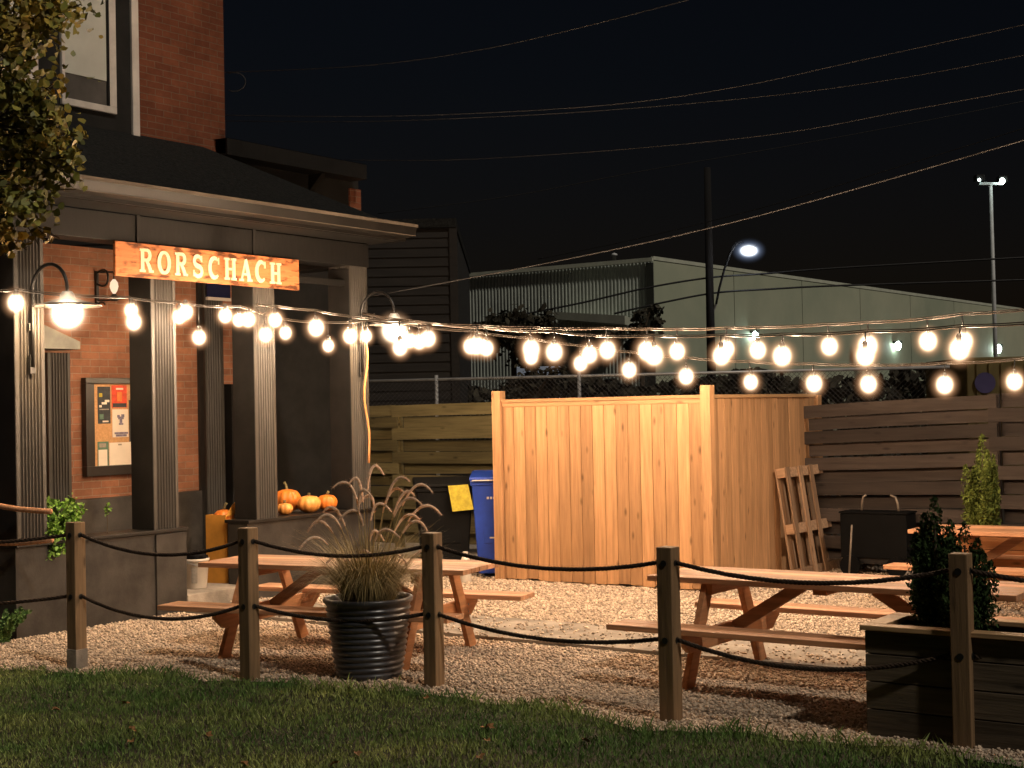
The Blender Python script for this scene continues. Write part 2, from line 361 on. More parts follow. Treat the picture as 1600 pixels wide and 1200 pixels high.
ex = np.array([p.x for p in edge2]); ey = np.array([p.y for p in edge2])
def edge_y(x): return np.interp(x, ex, ey)
# gravel stones
def inpath(x, y):
    rx, ry = x - P0.x, y - P0.y; s_ = rx * A.x + ry * A.y; t_ = rx * N.x + ry * N.y
    return (s_ > .88) & (s_ < 1.84) & (t_ > -.1) & (t_ < 6.25)
def inhouse(x, y):
    rx, ry = x - P0.x, y - P0.y; s_ = rx * A.x + ry * A.y; t_ = rx * N.x + ry * N.y
    return (t_ < .02) & (s_ < 5.6)
NS = 190000
gx = nr.uniform(-4.2, 5.6, NS); gy = nr.uniform(6.8, 16.5, NS)
keep = (gy > edge_y(gx) + nr.normal(0, .05, NS)) & (np.abs(gx) < .37 * gy + .2) & (~inpath(gx, gy) | (nr.uniform(0, 1, NS) < .10)) & ~inhouse(gx, gy)
keep &= nr.uniform(0, 1, NS) < np.clip(1.25 - (gy - 8) * .09, .35, 1)
gx, gy = gx[keep], gy[keep]; n = len(gx)
octv = np.array([(1, 0, 0), (0, 1, 0), (-1, 0, 0), (0, -1, 0), (0, 0, 1), (0, 0, -1)], float)
octf = np.array([(0, 1, 4), (1, 2, 4), (2, 3, 4), (3, 0, 4), (1, 0, 5), (2, 1, 5), (3, 2, 5), (0, 3, 5)])
sz = nr.uniform(.007, .0175, n) * np.clip(.8 + (gy - 8) * .05, .8, 1.25)
V = octv[None] * (1 + nr.uniform(-.35, .35, (n, 6, 1))) * sz[:, None, None] * np.stack([nr.uniform(.8, 1.3, n), nr.uniform(.8, 1.3, n), nr.uniform(.5, .9, n)], 1)[:, None, :]
an = nr.uniform(0, 6.28, n); ca, sa = np.cos(an)[:, None], np.sin(an)[:, None]
tl = nr.normal(0, .35, n)[:, None]
vx, vy, vz = V[..., 0], V[..., 1], V[..., 2]
vx, vz = vx * np.cos(tl) - vz * np.sin(tl), vx * np.sin(tl) + vz * np.cos(tl)
V = np.stack([vx * ca - vy * sa + gx[:, None], vx * sa + vy * ca + gy[:, None], vz + (.008 + sz * .35 + .024 * inpath(gx, gy))[:, None]], -1)
F = (octf[None] + (np.arange(n) * 6)[:, None, None]).reshape(-1, 3)
go = npmesh('gravel', V, F, 'stone', tone=np.repeat(np.clip(nr.normal(0, .55, n), -1, 1), 8)); tag(go, 'pale tan crushed gravel covering the yard', 'gravel', kind='stuff')
# lawn blades
NB = 190000
bx = nr.uniform(-3.9, 3.6, NB); by = nr.uniform(5.6, 10.2, NB)
keep = (by < edge_y(bx) + nr.normal(0, .04, NB)) & (np.abs(bx) < .37 * by + .15)
keep &= nr.uniform(0, 1, NB) < .55 + .45 * (.5 + .5 * np.sin(bx * 2.3 + 2 * np.sin(by * 1.9)) * np.sin(by * 3.3 - bx * 1.1)) + (edge_y(bx) - by < .25)
bx, by = bx[keep], by[keep]; n = len(bx)
pat = .5 + .5 * np.sin(bx * 3.1 + 1.7 * np.sin(by * 2.3)) * np.sin(by * 4.1 + bx)
near = np.clip(1 - (edge_y(bx) - by) / .25, 0, 1)
hh = nr.uniform(.014, .034, n) * (.7 + .6 * pat) * (1 + 1.6 * near * nr.uniform(0, 1, n) * (.3 + .7 * (np.sin(bx * 9) * np.sin(bx * 4.3 + 1) > -.1)))
ww = nr.uniform(.002, .0042, n); an = nr.uniform(0, 6.28, n); ln = nr.uniform(0, .9, n) * hh; la = nr.uniform(0, 6.28, n)
dx, dy = np.cos(an) * ww, np.sin(an) * ww; lx, ly = np.cos(la) * ln, np.sin(la) * ln
zz = np.zeros(n)
V = np.stack([np.stack([bx - dx, by - dy, zz], 1), np.stack([bx + dx, by + dy, zz], 1),
              np.stack([bx + dx * .7 + lx * .4, by + dy * .7 + ly * .4, hh * .6], 1), np.stack([bx + lx, by + ly, hh], 1)], 1)
F = (np.array([(0, 1, 2, 3)])[None] + (np.arange(n) * 4)[:, None, None]).reshape(-1, 4)
tag(npmesh('grass', V, F, 'blade', tone=np.clip(nr.normal(0, .5, n), -1, 1)), 'short rough lawn grass in the dark foreground', 'grass', kind='stuff')
# fallen leaves
lf = None
for k in range(16):
    px, py = rnd.uniform(10, 1300), rnd.uniform(1085, 1195)
    p = G(px, py, .03)
    if p.y > float(edge_y(p.x)) - .1: continue
    if lf is None:
        mb = MB(); pts = []
        for i in range(11):
            a = 2 * math.pi * i / 11; r_ = .03 * (1 if i % 2 else .55); pts.append((r_ * math.cos(a), r_ * math.sin(a), .008 * math.cos(2 * a)))
        mb.add(pts + [(0, 0, -.004)], [(i, (i + 1) % 11, 11) for i in range(11)])
        o = lf = mb.build('fallen_leaf', 'deadleaf')
    else: o = lf.copy(); COL.objects.link(o)
    tag(o, 'small dry brown leaf lying on the lawn', 'leaf', 'dry leaves fallen on the lawn')
    o.location = (p.x, p.y, .032); o.rotation_euler = (rnd.uniform(-.4, .4), rnd.uniform(-.4, .4), rnd.uniform(0, 6))

# ------------------------------------------------------------------ the brick house with its porch (local x = along porch, y = inward)
H = thing('brick_house', 'two storey brick house with dark painted porch on fluted columns', 'house', P0, TH)
WD = 1.70                                            # depth of the porch
def col_mb(s0, s1, d0, d1, z0, z1, nf=7):
    mb = MB(); prof = []
    def side(p, q, nrm):
        L = (q - p).length; e = (q - p) / L; mg = .028; fw = (L - 2 * mg) / nf
        pts = [p]
        for i in range(nf):
            a_ = mg + i * fw
            for t, dpt in ((.08, 0), (.25, .011), (.5, .015), (.75, .011), (.92, 0)): pts.append(p + e * (a_ + fw * t) - nrm * dpt)
        return pts
    c = [Vector((s0, d0)), Vector((s1, d0)), Vector((s1, d1)), Vector((s0, d1))]
    for i, nm in enumerate((Vector((0, -1)), Vector((1, 0)), Vector((0, 1)), Vector((-1, 0)))): prof += side(c[i], c[(i + 1) % 4], nm)
    mb.prism([(p.x, p.y, z0) for p in prof], (0, 0, z1 - z0)); return mb
WZ = .73
for (a_, b_) in ((-.705, -.435), (.655, .925), (1.865, 2.135), (3.195, 3.465)):
    c = col_mb(a_, b_, .0, .265, WZ + .001, 3.128).build('column', 'flute_paint', H)
    MB().b(a_ - .012, a_ - .001, -.002, .267, WZ + .002, 3.10).build('side_board', 'dark_paint', c, bevel=.003)  # added dark board; imitates shade on the left column face
# pilasters against the house wall
s0, _ = HS(75, 600, WD - .2); s1, _ = HS(110, 600, WD - .2)
pl = col_mb(s0, s1, WD - .2, WD - .003, .15, 2.28, 6).build('pilaster', 'flute_dark', H)
zc = HS(92, 545, WD - .25)[1]
MB().prism([(s0 - .1, WD - .26, zc), (s1 + .07, WD - .26, zc), (s1 + .07, WD - .26, zc + .07), (s0 - .1, WD - .26, zc + .22)], (0, .25, 0)).build('sloped_capital', pm('pale grey paint', (.33, .34, .31), .6, .2, 5), pl)
s0, _ = HS(321, 600, WD - .12); s1, _ = HS(350, 600, WD - .12)
col_mb(s0, s1, WD - .12, WD - .003, .15, 3.2, 6).build('pilaster', 'flute_dark', H)
# low porch walls with piers and caps
for (a_, b_) in ((-.73, .98), (1.74, 3.50)):
    lw = MB(); lw.b(a_, b_, .0, .25, 0, WZ - .03)
    if a_ < 0: lw.b(a_, a_ + .25, .252, WD - .25, 0, WZ - .03)
    l_ = lw.build('porch_wall', 'black_paint', H, bevel=.004)
    MB().b(a_ - .01, b_ + .03, -.03, .28, WZ - .028, WZ).build('wall_cap', 'gutter', l_, bevel=.004)
    if a_ < 0: MB().b(.655, b_ + .012, -.018, -.002, 0.01, WZ - .04).build('pier_panel', 'black_paint', l_, bevel=.004)
MB().b(-.45, 5.2, .253, WD - .004, 0.0, .15).b(.985, 1.735, -.03, .25, 0, .15).build('porch_floor', 'concrete', H, bevel=.008)
# ground floor brick wall + foundation
sR = HS(366, 520, WD)[0]
MB().b(-1.2, HS(321, 500, WD)[0] + .05, WD, WD + .25, .92, 3.3).b(HS(321, 500, WD)[0] + .052, sR, WD, WD + .25, HS(355, 600, WD)[1], 3.3).build('wall', 'brick', H)
MB().b(-1.2, HS(328, 780, WD - .06)[0], WD - .05, WD + .25, .15, .917).build('foundation', 'black_paint', H, bevel=.004)
MB().b(-.73, 3.47, .27, WD - .002, 3.36, 3.40).build('porch_ceiling', 'dark_paint', H)
bm_ = MB().b(-.73, 3.50, .0, .25, 3.13, 3.36); bm_.b(-.73, -.48, .252, WD - .01, 3.13, 3.36); bm_.b(3.25, 3.50, .252, WD - .01, 3.13, 3.36)
bm_.b(2.2, 3.19, .05, .12, 2.93, 2.99)
bm_.build('porch_beam', 'soffit', H, bevel=.005)
for s_ in (.50, 1.86): MB().b(s_, s_ + .035, -.016, -.001, 3.12, 3.37).build('beam_batten', 'dark_paint', H)
# roof, soffit, gutter
EV = -.45
sl_, sr_ = -1.02, 3.60
MB().b(sl_ + .06, sr_ - .06, EV + .08, -.004, 3.365, 3.385).b(3.50, sr_ - .06, 0, WD - .02, 3.365, 3.385).build('soffit', 'soffit', H)
v = [(sl_, EV, 3.47), (sr_, EV, 3.47), (sr_, WD + .3, 3.47), (2.9, WD - .003, 4.46), (.2, WD - .003, 4.46), (sl_, WD + .3, 3.47)]
rb = MB(); rb.add(v + [(x, y, z - .05) for x, y, z in v], [(0, 1, 3, 4), (1, 2, 3), (0, 4, 5), (6, 10, 9, 7), (7, 9, 8), (6, 11, 10), (0, 6, 7, 1), (1, 7, 8, 2), (0, 5, 11, 6)])
roof = rb.build('porch_roof', 'shingle', H)
g = MB(); gp = [(0, 3.40), (-.10, 3.42), (-.125, 3.50), (-.135, 3.505), (-.135, 3.52), (-.11, 3.52), (-.02, 3.44), (0, 3.44)]
g.prism([(sl_ - .02, EV + .05 + y, z) for y, z in gp], (sr_ - sl_ + .04, 0, 0)); gt = g.build('gutter', 'gutter', H)
MB().b(sl_ - .021, sr_ + .021, EV + .05 - .141, EV + .05 - .1352, 3.494, 3.523).build('gutter_lip', 'gutter_lip', gt)
MB().b(sl_ - .021, sr_ + .021, EV + .05 - .109, EV + .05 - .100, 3.412, 3.4175).build('gutter_bead', 'gutter_lip', gt)
MB().b(sl_, sr_, EV + .052, EV + .075, 3.37, 3.435).b(sl_, sl_ + .02, EV + .08, WD, 3.37, 3.435).b(sr_ - .02, sr_, EV + .08, WD, 3.37, 3.435).build('fascia', 'gutter', H)
# second storey
UZ0, UZ1 = 4.30, 7.4
sc0 = HS(201, 100, WD)[0]; sc1 = HS(350, 100, WD)[0]
MB().b(sc0 + .1, sc1, WD, WD + .25, UZ0, UZ1).b(sc1 - .25, sc1 - .002, WD + .252, WD + 5, UZ0, UZ1).build('upper_wall', 'brick_up', H)
MB().b(-1.5, sc0 + .098, WD - .02, WD + .2, 4.2, UZ1).build('bay_panel', 'dark_paint', H, bevel=.004)
MB().b(sc0, HS(217, 100, WD - .05)[0], WD - .055, WD - .022, 4.30, UZ1).build('corner_board', 'trim_white', H, bevel=.004)
MB().b(-1.6, sc1 + .3, WD - .5, WD + 5.2, UZ1 + .003, UZ1 + .2).build('house_roof', 'shingle', H)
def window(s0, s1, z0, z1, parent):
    d = WD - .06
    f = MB(); fw = .065
    f.b(s0, s1, d, d + .036, z0, z0 + fw); f.b(s0, s1, d, d + .036, z1 - fw, z1); f.b(s0, s0 + fw * .55, d, d + .036, z0 + fw, z1 - fw); f.b(s1 - fw * 1.25, s1, d, d + .036, z0 + fw, z1 - fw)
    wn = f.build('window', 'trim_white', parent, bevel=.004)
    MB().b(s0 + fw * .55, s1 - fw * 1.25, d + .022, d + .034, z0 + fw, z1 - fw).build('pane', 'glass_dark', wn)
    MB().b(s0 + fw * .55 + .004, s1 - fw * 1.25 - .03, d + .014, d + .019, z0 + fw + .24, z1 - fw - .002).build('blind', 'blind', wn)
    MB().b(s1 - fw * 1.25 - .028, s1 - fw * 1.25 - .002, d + .004, d + .020, z0 + fw + .002, z1 - fw - .002).build('sash', 'soffit', wn)
ws0, ws1 = HS(97, 100, WD - .06)[0], HS(182, 100, WD - .06)[0]; wz = HS(180, 178, WD - .06)[1]
window(ws0, ws1, wz, 6.2, H)
ls1 = HS(60, 90, WD - .06)[0]; window(ls1 - .62, ls1, HS(55, 128, WD - .06)[1], 6.2, H)
tz0, tz1 = HS(328, 466, WD - .03)[1], HS(328, 436, WD - .03)[1]; ta, tb_ = HS(311, 450, WD - .03)[0], HS(347, 450, WD - .03)[0]
tw_ = MB().b(ta, tb_, WD - .16, WD - .125, tz0 - .03, tz0).build('transom', 'trim_white', H)
MB().b(ta, tb_, WD - .15, WD - .13, tz0 + .001, tz1 - .001).build('pane', pm('navy glass', (.02, .022, .06), .2, .2, 3), tw_)
# rear wing
sw1 = HS(566, 300, WD + .0)[0]
MB().b(sR + .003, sw1, WD + .06, WD + .3, 0, 4.42).build('wing_wall', 'dark_paint', H)
MB().b(sw1 - .18, sw1 + .01, WD + .03, WD + .057, 3.2, 4.30).build('wing_corner_bricks', 'brick_up', H)
e0, e1 = HS(352, 215, WD - .2), HS(573, 258, WD - .2)
MB().b(e0[0] + .03, e1[0], WD - .2, WD - .17, e0[1] - .17, e0[1]).build('wing_fascia', 'soffit', H, bevel=.004)
MB().b(e0[0] + .03, e1[0], WD - .168, WD + .3, e0[1] - .17, e0[1] - .15).build('wing_soffit', 'gutter', H)
MB().add([(e0[0] + .03, WD - .2, e0[1] + .004), (e1[0], WD - .2, e0[1] + .004), (e1[0], WD + 2, e0[1] + .06), (e0[0] + .03, WD + 2, e0[1] + .06)], [(0, 1, 2, 3)]).build('wing_roof', 'shingle', H)
bk = HS(498, 285, WD - .1)
MB().prism([(bk[0], WD - .15, e0[1] - .175), (bk[0], WD + .05, e0[1] - .175), (bk[0], WD + .05, e0[1] - .36)], (.08, 0, 0)).build('eave_bracket', 'gutter', H)
# door side in the dark at the far left
MB().b(-.70, -.46, WD - .24, WD - .01, .15, 3.12).build('corner_post', 'dark_paint', H)

# ------------------------------------------------------------------ sign with carved letters
(sg0, zt0), (sg1, zt1) = HS(180, 377, -.04), HS(467, 405, -.04); zb0 = HS(180, 432, -.04)[1]; zb1 = HS(467, 452, -.04)[1]
zt, zb = (zt0 + zt1) / 2, (zb0 + zb1) / 2; SL = sg1 - sg0; SH = zt - zb
sg = thing('signboard', 'long burnt-orange wooden sign with cream serif capitals hung under the porch eave', 'sign', HW(sg0, -.04, zb), TH)
M['sign_char'] = M['sign_wood']
def sign_material():
    m_ = M['sign_wood']; nt = m_.node_tree; L = nt.links.new
    bs = next(n for n in nt.nodes if n.type == 'BSDF_PRINCIPLED'); src = bs.inputs['Base Color'].links[0].from_socket
    tc = next(n for n in nt.nodes if n.type == 'TEX_COORD'); mp = nt.nodes.new('ShaderNodeMapping'); mp.inputs['Scale'].default_value = (5, 20, 17); L(tc.outputs['Object'], mp.inputs['Vector'])
    no = nt.nodes.new('ShaderNodeTexNoise'); no.inputs['Scale'].default_value = 1.25; no.inputs['Detail'].default_value = 3; L(mp.outputs[0], no.inputs['Vector'])
    sx = nt.nodes.new('ShaderNodeSeparateXYZ'); L(tc.outputs['Object'], sx.inputs[0])
    ds = nt.nodes.new('ShaderNodeMath'); ds.operation = 'SUBTRACT'; ds.inputs[1].default_value = SH / 2; L(sx.outputs['Z'], ds.inputs[0])
    ab = nt.nodes.new('ShaderNodeMath'); ab.operation = 'ABSOLUTE'; L(ds.outputs[0], ab.inputs[0])
    ma = nt.nodes.new('ShaderNodeMath'); ma.operation = 'MULTIPLY_ADD'; ma.inputs[1].default_value = .9; L(ab.outputs[0], ma.inputs[0]); L(no.outputs['Fac'], ma.inputs[2])
    mr = nt.nodes.new('ShaderNodeMapRange'); mr.inputs[1].default_value = .585; mr.inputs[2].default_value = .72; mr.inputs[3].default_value = 1; mr.inputs[4].default_value = .22; L(ma.outputs[0], mr.inputs[0])
    sv = nt.nodes.new('ShaderNodeVectorMath'); sv.operation = 'SCALE'; L(src, sv.inputs[0]); L(mr.outputs[0], sv.inputs['Scale']); L(sv.outputs[0], bs.inputs['Base Color'])
sign_material()
MB().b(0, SL, 0, .03, 0, SH).build('board', 'sign_wood', sg, bevel=.004)
LM = MB(); lay = [0]
def ribbon(pts, ws, ox, oz, sx_, sz_):
    lay[0] += 1; th = .006 + .0004 * (lay[0] % 12)
    P_ = [Vector((p[0], p[1])) for p in pts]; W_ = ws if isinstance(ws, (list, tuple)) else [ws] * len(P_)
    Lf, Rt = [], []
    for i, p in enumerate(P_):
        d = (P_[min(i + 1, len(P_) - 1)] - P_[max(i - 1, 0)]).normalized(); q = Vector((-d.y, d.x)) * W_[i] / 2
        Lf.append(p + q); Rt.append(p - q)
    n = len(P_); cv = lambda p, y: (ox + p.x * sx_, y, oz + p.y * sz_)
    vs = [cv(p, -th) for p in Lf] + [cv(p, -th) for p in Rt] + [cv(p, .002) for p in Lf] + [cv(p, .002) for p in Rt]
    fs = [(i, i + 1, n + i + 1, n + i) for i in range(n - 1)] + [(i, 2 * n + i, 2 * n + i + 1, i + 1) for i in range(n - 1)] + [(n + i, n + i + 1, 3 * n + i + 1, 3 * n + i) for i in range(n - 1)]
    fs += [(0, n, 3 * n, 2 * n), (n - 1, 2 * n + n - 1, 3 * n + n - 1, 2 * n - 1)]
    LM.add(vs, fs, 0)
def arc(cx, cy, rx, ry, a0, a1, k=22): return [(cx + rx * math.cos(R(a0 + (a1 - a0) * i / k)), cy + ry * math.sin(R(a0 + (a1 - a0) * i / k))) for i in range(k + 1)]
def letter(ch, ox, oz, w_, h_):
    r = lambda pts, ws: ribbon(pts, ws, ox, oz, w_, h_)
    st, sf, th = .24, .10, .13
    def hser(x, y, wd=.44): r([(x - wd / 2, y), (x + wd / 2, y)], sf)
    def stem(x): r([(x, 0), (x, 1)], st)
    if ch == 'R':
        stem(.22); hser(.2, .05); hser(.2, .95, .40)
        r([(.22, .95), (.5, .95)] + arc(.52, .735, .24, .215, 90, -90) + [(.22, .52)], [th] * 2 + [th + .09 * math.sin(math.pi * i / 22) for i in range(23)] + [th])
        r([(.48, .52), (.68, .28), (.80, .04)], [.16, .22, .24]); r([(.72, .05), (1.02, .05)], sf)
    elif ch == 'O':
        a = arc(.5, .5, .38, .44, 90, 450, 40); r(a, [.12 + .14 * abs(math.sin(math.pi * 2 * i / 40)) for i in range(41)])
    elif ch == 'S':
        r(arc(.5, .73, .28, .215, 20, 250, 18) + arc(.5, .275, .31, .225, 75, -160, 20), [.14 + .08 * math.sin(math.pi * i / 39) for i in range(40)])
        r([(.80, .70), (.80, .98)], .10); r([(.17, .04), (.17, .32)], .10)
    elif ch == 'C':
        r(arc(.54, .5, .40, .44, 48, 312, 30), [.10 + .16 * math.sin(math.pi * i / 30) for i in range(31)])
        r([(.86, .66), (.86, .97)], .10)
    elif ch == 'H':
        for x in (.22, .80): stem(x); hser(x, .05, .44); hser(x, .95, .44)
        r([(.22, .5), (.80, .5)], .11)
    elif ch == 'A':
        r([(.16, .03), (.50, 1.0)], .12); r([(.50, 1.0), (.86, .03)], .25); r([(.26, .33), (.74, .33)], .10)
        hser(.15, .05, .36); hser(.86, .05, .42)
lx0, lx1 = HS(216, 410, -.05)[0] - sg0, HS(443, 425, -.05)[0] - sg0
cw = (lx1 - lx0) / 9
for i, ch in enumerate('RORSCHACH'):
    w_ = cw * .76
    letter(ch, lx0 + cw * i + cw * .1, SH * .15 + (rnd.uniform(-.004, .004)), w_, SH * .68)
LM.build('lettering', 'letter', sg)
MB().b(.35, .37, .010, .02, SH + .001, SH + .012).b(SL - .37, SL - .35, .010, .02, SH + .001, SH + .012).build('hanger', 'iron', sg)

# ------------------------------------------------------------------ notice board
n0, nz1 = HS(134, 590, WD - .07); n1 = n0 + .80; nz0 = HS(138, 745, WD - .07)[1]
nb = thing('notice_board', 'black framed notice board with pinned posters on the brick wall', 'notice board', HW(0, WD - .07, 0), TH)
fr = MB(); fw = .095
fr.b(n0, n1, -.0, .068, nz0, nz0 + fw); fr.b(n0, n1, 0, .068, nz1 - fw * .6, nz1); fr.b(n0, n0 + fw * 1.05, 0, .068, nz0 + fw, nz1 - fw * .6); fr.b(n1 - fw, n1, 0, .068, nz0 + fw, nz1 - fw * .6)
fr.build('frame', 'iron', nb, bevel=.004)
MB().b(n0 + fw * 1.05, n1 - fw, .05, .066, nz0 + fw, nz1 - fw * .6).build('cork_panel', 'cork', nb)
def poster(x0, y0, x1, y1, mat, marks=(), lab=None, lift=0):
    a_, zt_ = HS(x0, y0, WD - .02); b_, zb_ = HS(x1, y1, WD - .02); zt_ = HS((x0 + x1) / 2, y0, WD - .02)[1]; zb_ = HS((x0 + x1) / 2, y1, WD - .02)[1]
    y = .046 - lift
    p = MB().b(a_, b_, y, y + .003, zb_, zt_).build('poster', mat, nb, label=lab)
    for j, (u0, v0, u1, v1, mm) in enumerate(marks):
        MB().b(a_ + (b_ - a_) * u0, a_ + (b_ - a_) * u1, y - .002 - .0006 * j, y - .0004, zt_ - (zt_ - zb_) * v1, zt_ - (zt_ - zb_) * v0).build('print', mm, p)
poster(152, 604, 172.5, 662, 'paper_dark', ((.1, .18, .35, .28, 'yellow'), (.1, .50, .3, .56, 'paper'), (.3, .42, .7, .48, 'paper'), (.55, .36, .9, .42, 'paper'), (.1, .60, .85, .63, 'grey_ink'), (.1, .74, .42, .88, 'paper_green'), (.35, .92, .8, .96, 'paper')), 'dark poster with small white and yellow marks')
poster(174, 602, 198, 637, 'paper_red', ((.28, .12, .75, .2, 'paper'), (.34, .3, .66, .72, 'pumpkin'), (.05, .8, .95, .98, 'paper_dark')), 'red poster with an orange figure')
poster(175, 639.5, 200.5, 683, 'paper', ((.30, .2, .46, .30, 'paper_lilac'), (.55, .18, .74, .29, 'paper_lilac'), (.36, .26, .7, .36, 'paper_lilac'), (.45, .36, .60, .56, 'paper_lilac'), (.40, .5, .66, .56, 'paper_lilac'), (.12, .82, .95, .89, 'paper_lilac'), (.2, .9, .86, .98, 'paper_lilac')), 'white poster with a lilac tree drawing')
poster(201, 625, 216, 690, 'paper_dark', ((.4, .12, .8, .26, 'cork'), (.2, .34, .9, .44, 'grey_ink'), (.2, .90, .9, .95, 'paper')), 'dark poster with faint figures')
poster(152, 690, 170, 735, 'paper_green', ((.06, .28, .85, .97, 'paper'), (.15, .06, .75, .2, 'grey_ink'),), 'green poster with a white lower panel')
poster(170.5, 691, 216, 729, 'paper', ((.3, .06, .42, .12, 'grey_ink'),), 'large blank white sheet')

# ------------------------------------------------------------------ lamps on the porch
def gooseneck(s_, label):
    o = thing('gooseneck_lamp', label, 'lamp', HW(s_, 0, 0), TH, 'gooseneck barn lamps on the porch columns')
    zr, ztop, zs = 2.06, 2.86, 2.60; out = -.45
    pts = [(0, -.035, zr + .02), (0, -.035, 2.40)] + [(0, -.035 + (out + .035) * (1 - math.cos(math.pi * i / 14)) / 2, 2.66 + .20 * math.sin(math.pi * i / 14)) for i in range(15)] + [(0, out, 2.62)]
    MB().tube(pts, .014, 8).build('arm', 'iron', o, smooth=True)
    for z_a, z_b in ((zr - .03, zr + .12), (2.36, 2.42)): MB().b(-.025, .025, -.03, -.013, z_a, z_b).build('bracket', 'iron', o, bevel=.004)
    sh = MB().lathe([(.035, 2.64), (.05, 2.62), (.06, 2.585), (.16, 2.555), (.25, 2.535), (.255, 2.525), (.245, 2.527), (.155, 2.545), (.05, 2.57), (.03, 2.60)], 28, (0, out, 0)).build('shade', 'shade', o, smooth=True)
    bl = MB().sphere((0, out, 2.475), .05, 2).build('bulb', 'lampbulb', o, smooth=True)
    MB().sphere((0, out, 2.475), .23, 3).build('glass', 'lampglobe', bl, smooth=True)  # added shell, far wider than the bulb, carries its bloom
gooseneck(-.57, 'black gooseneck barn lamp glowing on the leftmost porch column')
gooseneck(3.33, 'black gooseneck barn lamp on the farthest porch column beside the hanging cord')
ln_s, ln_z = HS(176, 450, WD - .2)
wl = thing('wall_lantern', 'small black scrolled wall lantern with pale bulb left of the sign', 'lantern', HW(ln_s, WD - .2, 0), TH)
lb = MB(); lb.b(-.05, -.02, .17, .198, ln_z - .17, ln_z + .17)
lb.tube([(-.035, .18 - .16 * math.sin(math.pi * i / 12), ln_z + .15 - .1 * i / 12 + .05 * math.sin(math.pi * i / 6)) for i in range(13)], .011, 6)
lb.tube([(-.035 + .0 * i, .17 - .10 * (1 - math.cos(math.pi * i / 8)) / 2, ln_z - .16 + .03 * math.sin(math.pi * i / 8)) for i in range(9)] , .010, 6)
lb.lathe([(.03, -.12), (.045, -.11), (.045, -.09), (.02, -.05)], 12, (.06, .05, ln_z))
lb.tube([(.06, .05, ln_z + .16), (.06, .05, ln_z + .08)], .008, 6); lb.tube([(-.035, .18, ln_z + .16), (.06, .05, ln_z + .16)], .009, 6); lb.tube([(-.035, .18, ln_z - .11), (.06, .05, ln_z - .11)], .009, 6)
lb.build('bracket', 'iron', wl)
MB().lathe([(.012, -.05), (.03, -.02), (.042, .02), (.035, .06), (.012, .09)], 14, (.06, .05, ln_z)).build('bulb', 'lantern', wl, smooth=True)
# hanging extension cord at the far column
pts = [HW(*t) for t in [(3.36 + .02 * math.sin(i * .9) + .03 * (i > 6) * (i - 6) / 6, -.05 - .012 * math.sin(i * .7), 2.44 - i * .105) for i in range(13)]]
tag(MB().tube(pts, .012, 6).build('extension_cord', 'cord_orange', smooth=True), 'orange extension cord dangling down the farthest porch column', 'cord')

# ------------------------------------------------------------------ string lights
gl_me = {}
def lights(label, p0, p1, bulbs, ends, rad, drop, bm='bulb'):
    o = thing('string_lights', label, 'string lights', (0, 0, 0), 0, 'strings of glowing bulbs over the yard')
    tops = []
    pos = []
    for (px, py) in bulbs:
        p = on_line(px, py, p0, p1); pos.append(p); tops.append(p + Vector((rnd.uniform(-.02, .02), 0, drop)))
    e0_ = on_line(*ends[0], p0, p1); e1_ = on_line(*ends[1], p0, p1)
    ctl = [e0_] + sorted(tops, key=lambda q: q.x) + [e1_]
    # smoothed cable through the sockets
    for _ in range(3):
        ctl = [ctl[0]] + [Vector((c.x, c.y, .25 * ctl[i].z + .5 * c.z + .25 * ctl[i + 2].z)) for i, c in enumerate(ctl[1:-1])] + [ctl[-1]]
    path = []
    for i in range(len(ctl) - 1):
        a_, b_ = ctl[i], ctl[i + 1]; Ls = (b_ - a_).length
        for k in range(8): t = k / 8; path.append(a_.lerp(b_, t) + Vector((0, 0, -.06 * Ls * t * (1 - t))))
    path.append(ctl[-1])
    cable = MB().tube(path, .0065, 6); cable.tube([q + Vector((0, .012, .014)) for q in path], .004, 5)
    cable.build('cable', 'cable', o, smooth=True)
    for p in pos:
        top = min(path, key=lambda q: abs(q.x - p.x))
        s_ = MB(); s_.tube([(p.x + (top.x - p.x) * .6, top.y, top.z), (p.x, p.y, p.z + .075)], .006, 5); s_.lathe([(.014, .035), (.02, .045), (.02, .085), (.011, .10)], 10, p)
        s_.build('socket', 'iron', o, smooth=True)
        b = MB().sphere(p + Vector((0, 0, -.005)), .026, 1, (1, 1, 1.35)).build('bulb', bm, o, smooth=True)
        MB().sphere(p, rad * rnd.uniform(.9, 1.08), 3, (1, 1, 1.08)).build('glass', 'globe', b, smooth=True)  # bloom-sized glow shell added around the small bulb
def pl2(s_, d): q = HW(s_, d, 0); return (q.x, q.y)
lights('lowest string of bulbs sagging just above the new board screen and slat fence', (-1.5, 14.2), (4.6, 11.4),
       [(640, 532), (735, 541), (830, 558), (907, 568), (983, 578), (1072, 588), (1173, 597), (1272, 599), (1357, 600), (1476, 601), (1585, 596)], ((566, 500), (1660, 555)), .15, .15, 'bulb_low')
lights('middle string of bulbs running from the farthest porch column to the right edge', (-1.55, 13.7), (3.3, 8.7),
       [(655, 534), (760, 544), (866, 550), (921, 554), (1022, 555), (1127, 556), (1222, 556), (1352, 556), (1499, 546)], ((566, 490), (1665, 500)), .15, .14)
lights('highest string of bulbs stretching from the porch beam to the upper right', (-2.35, 12.9), (4.1, 10.2),
       [(430, 500), (494, 512), (547, 525), (625, 543), (669, 529), (745, 540), (830, 545), (949, 547), (1010, 548), (1058, 549), (1135, 545), (1184, 547), (1296, 541), (1356, 540), (1450, 533), (1506, 533)], ((400, 476), (1660, 478)), .15, .16)
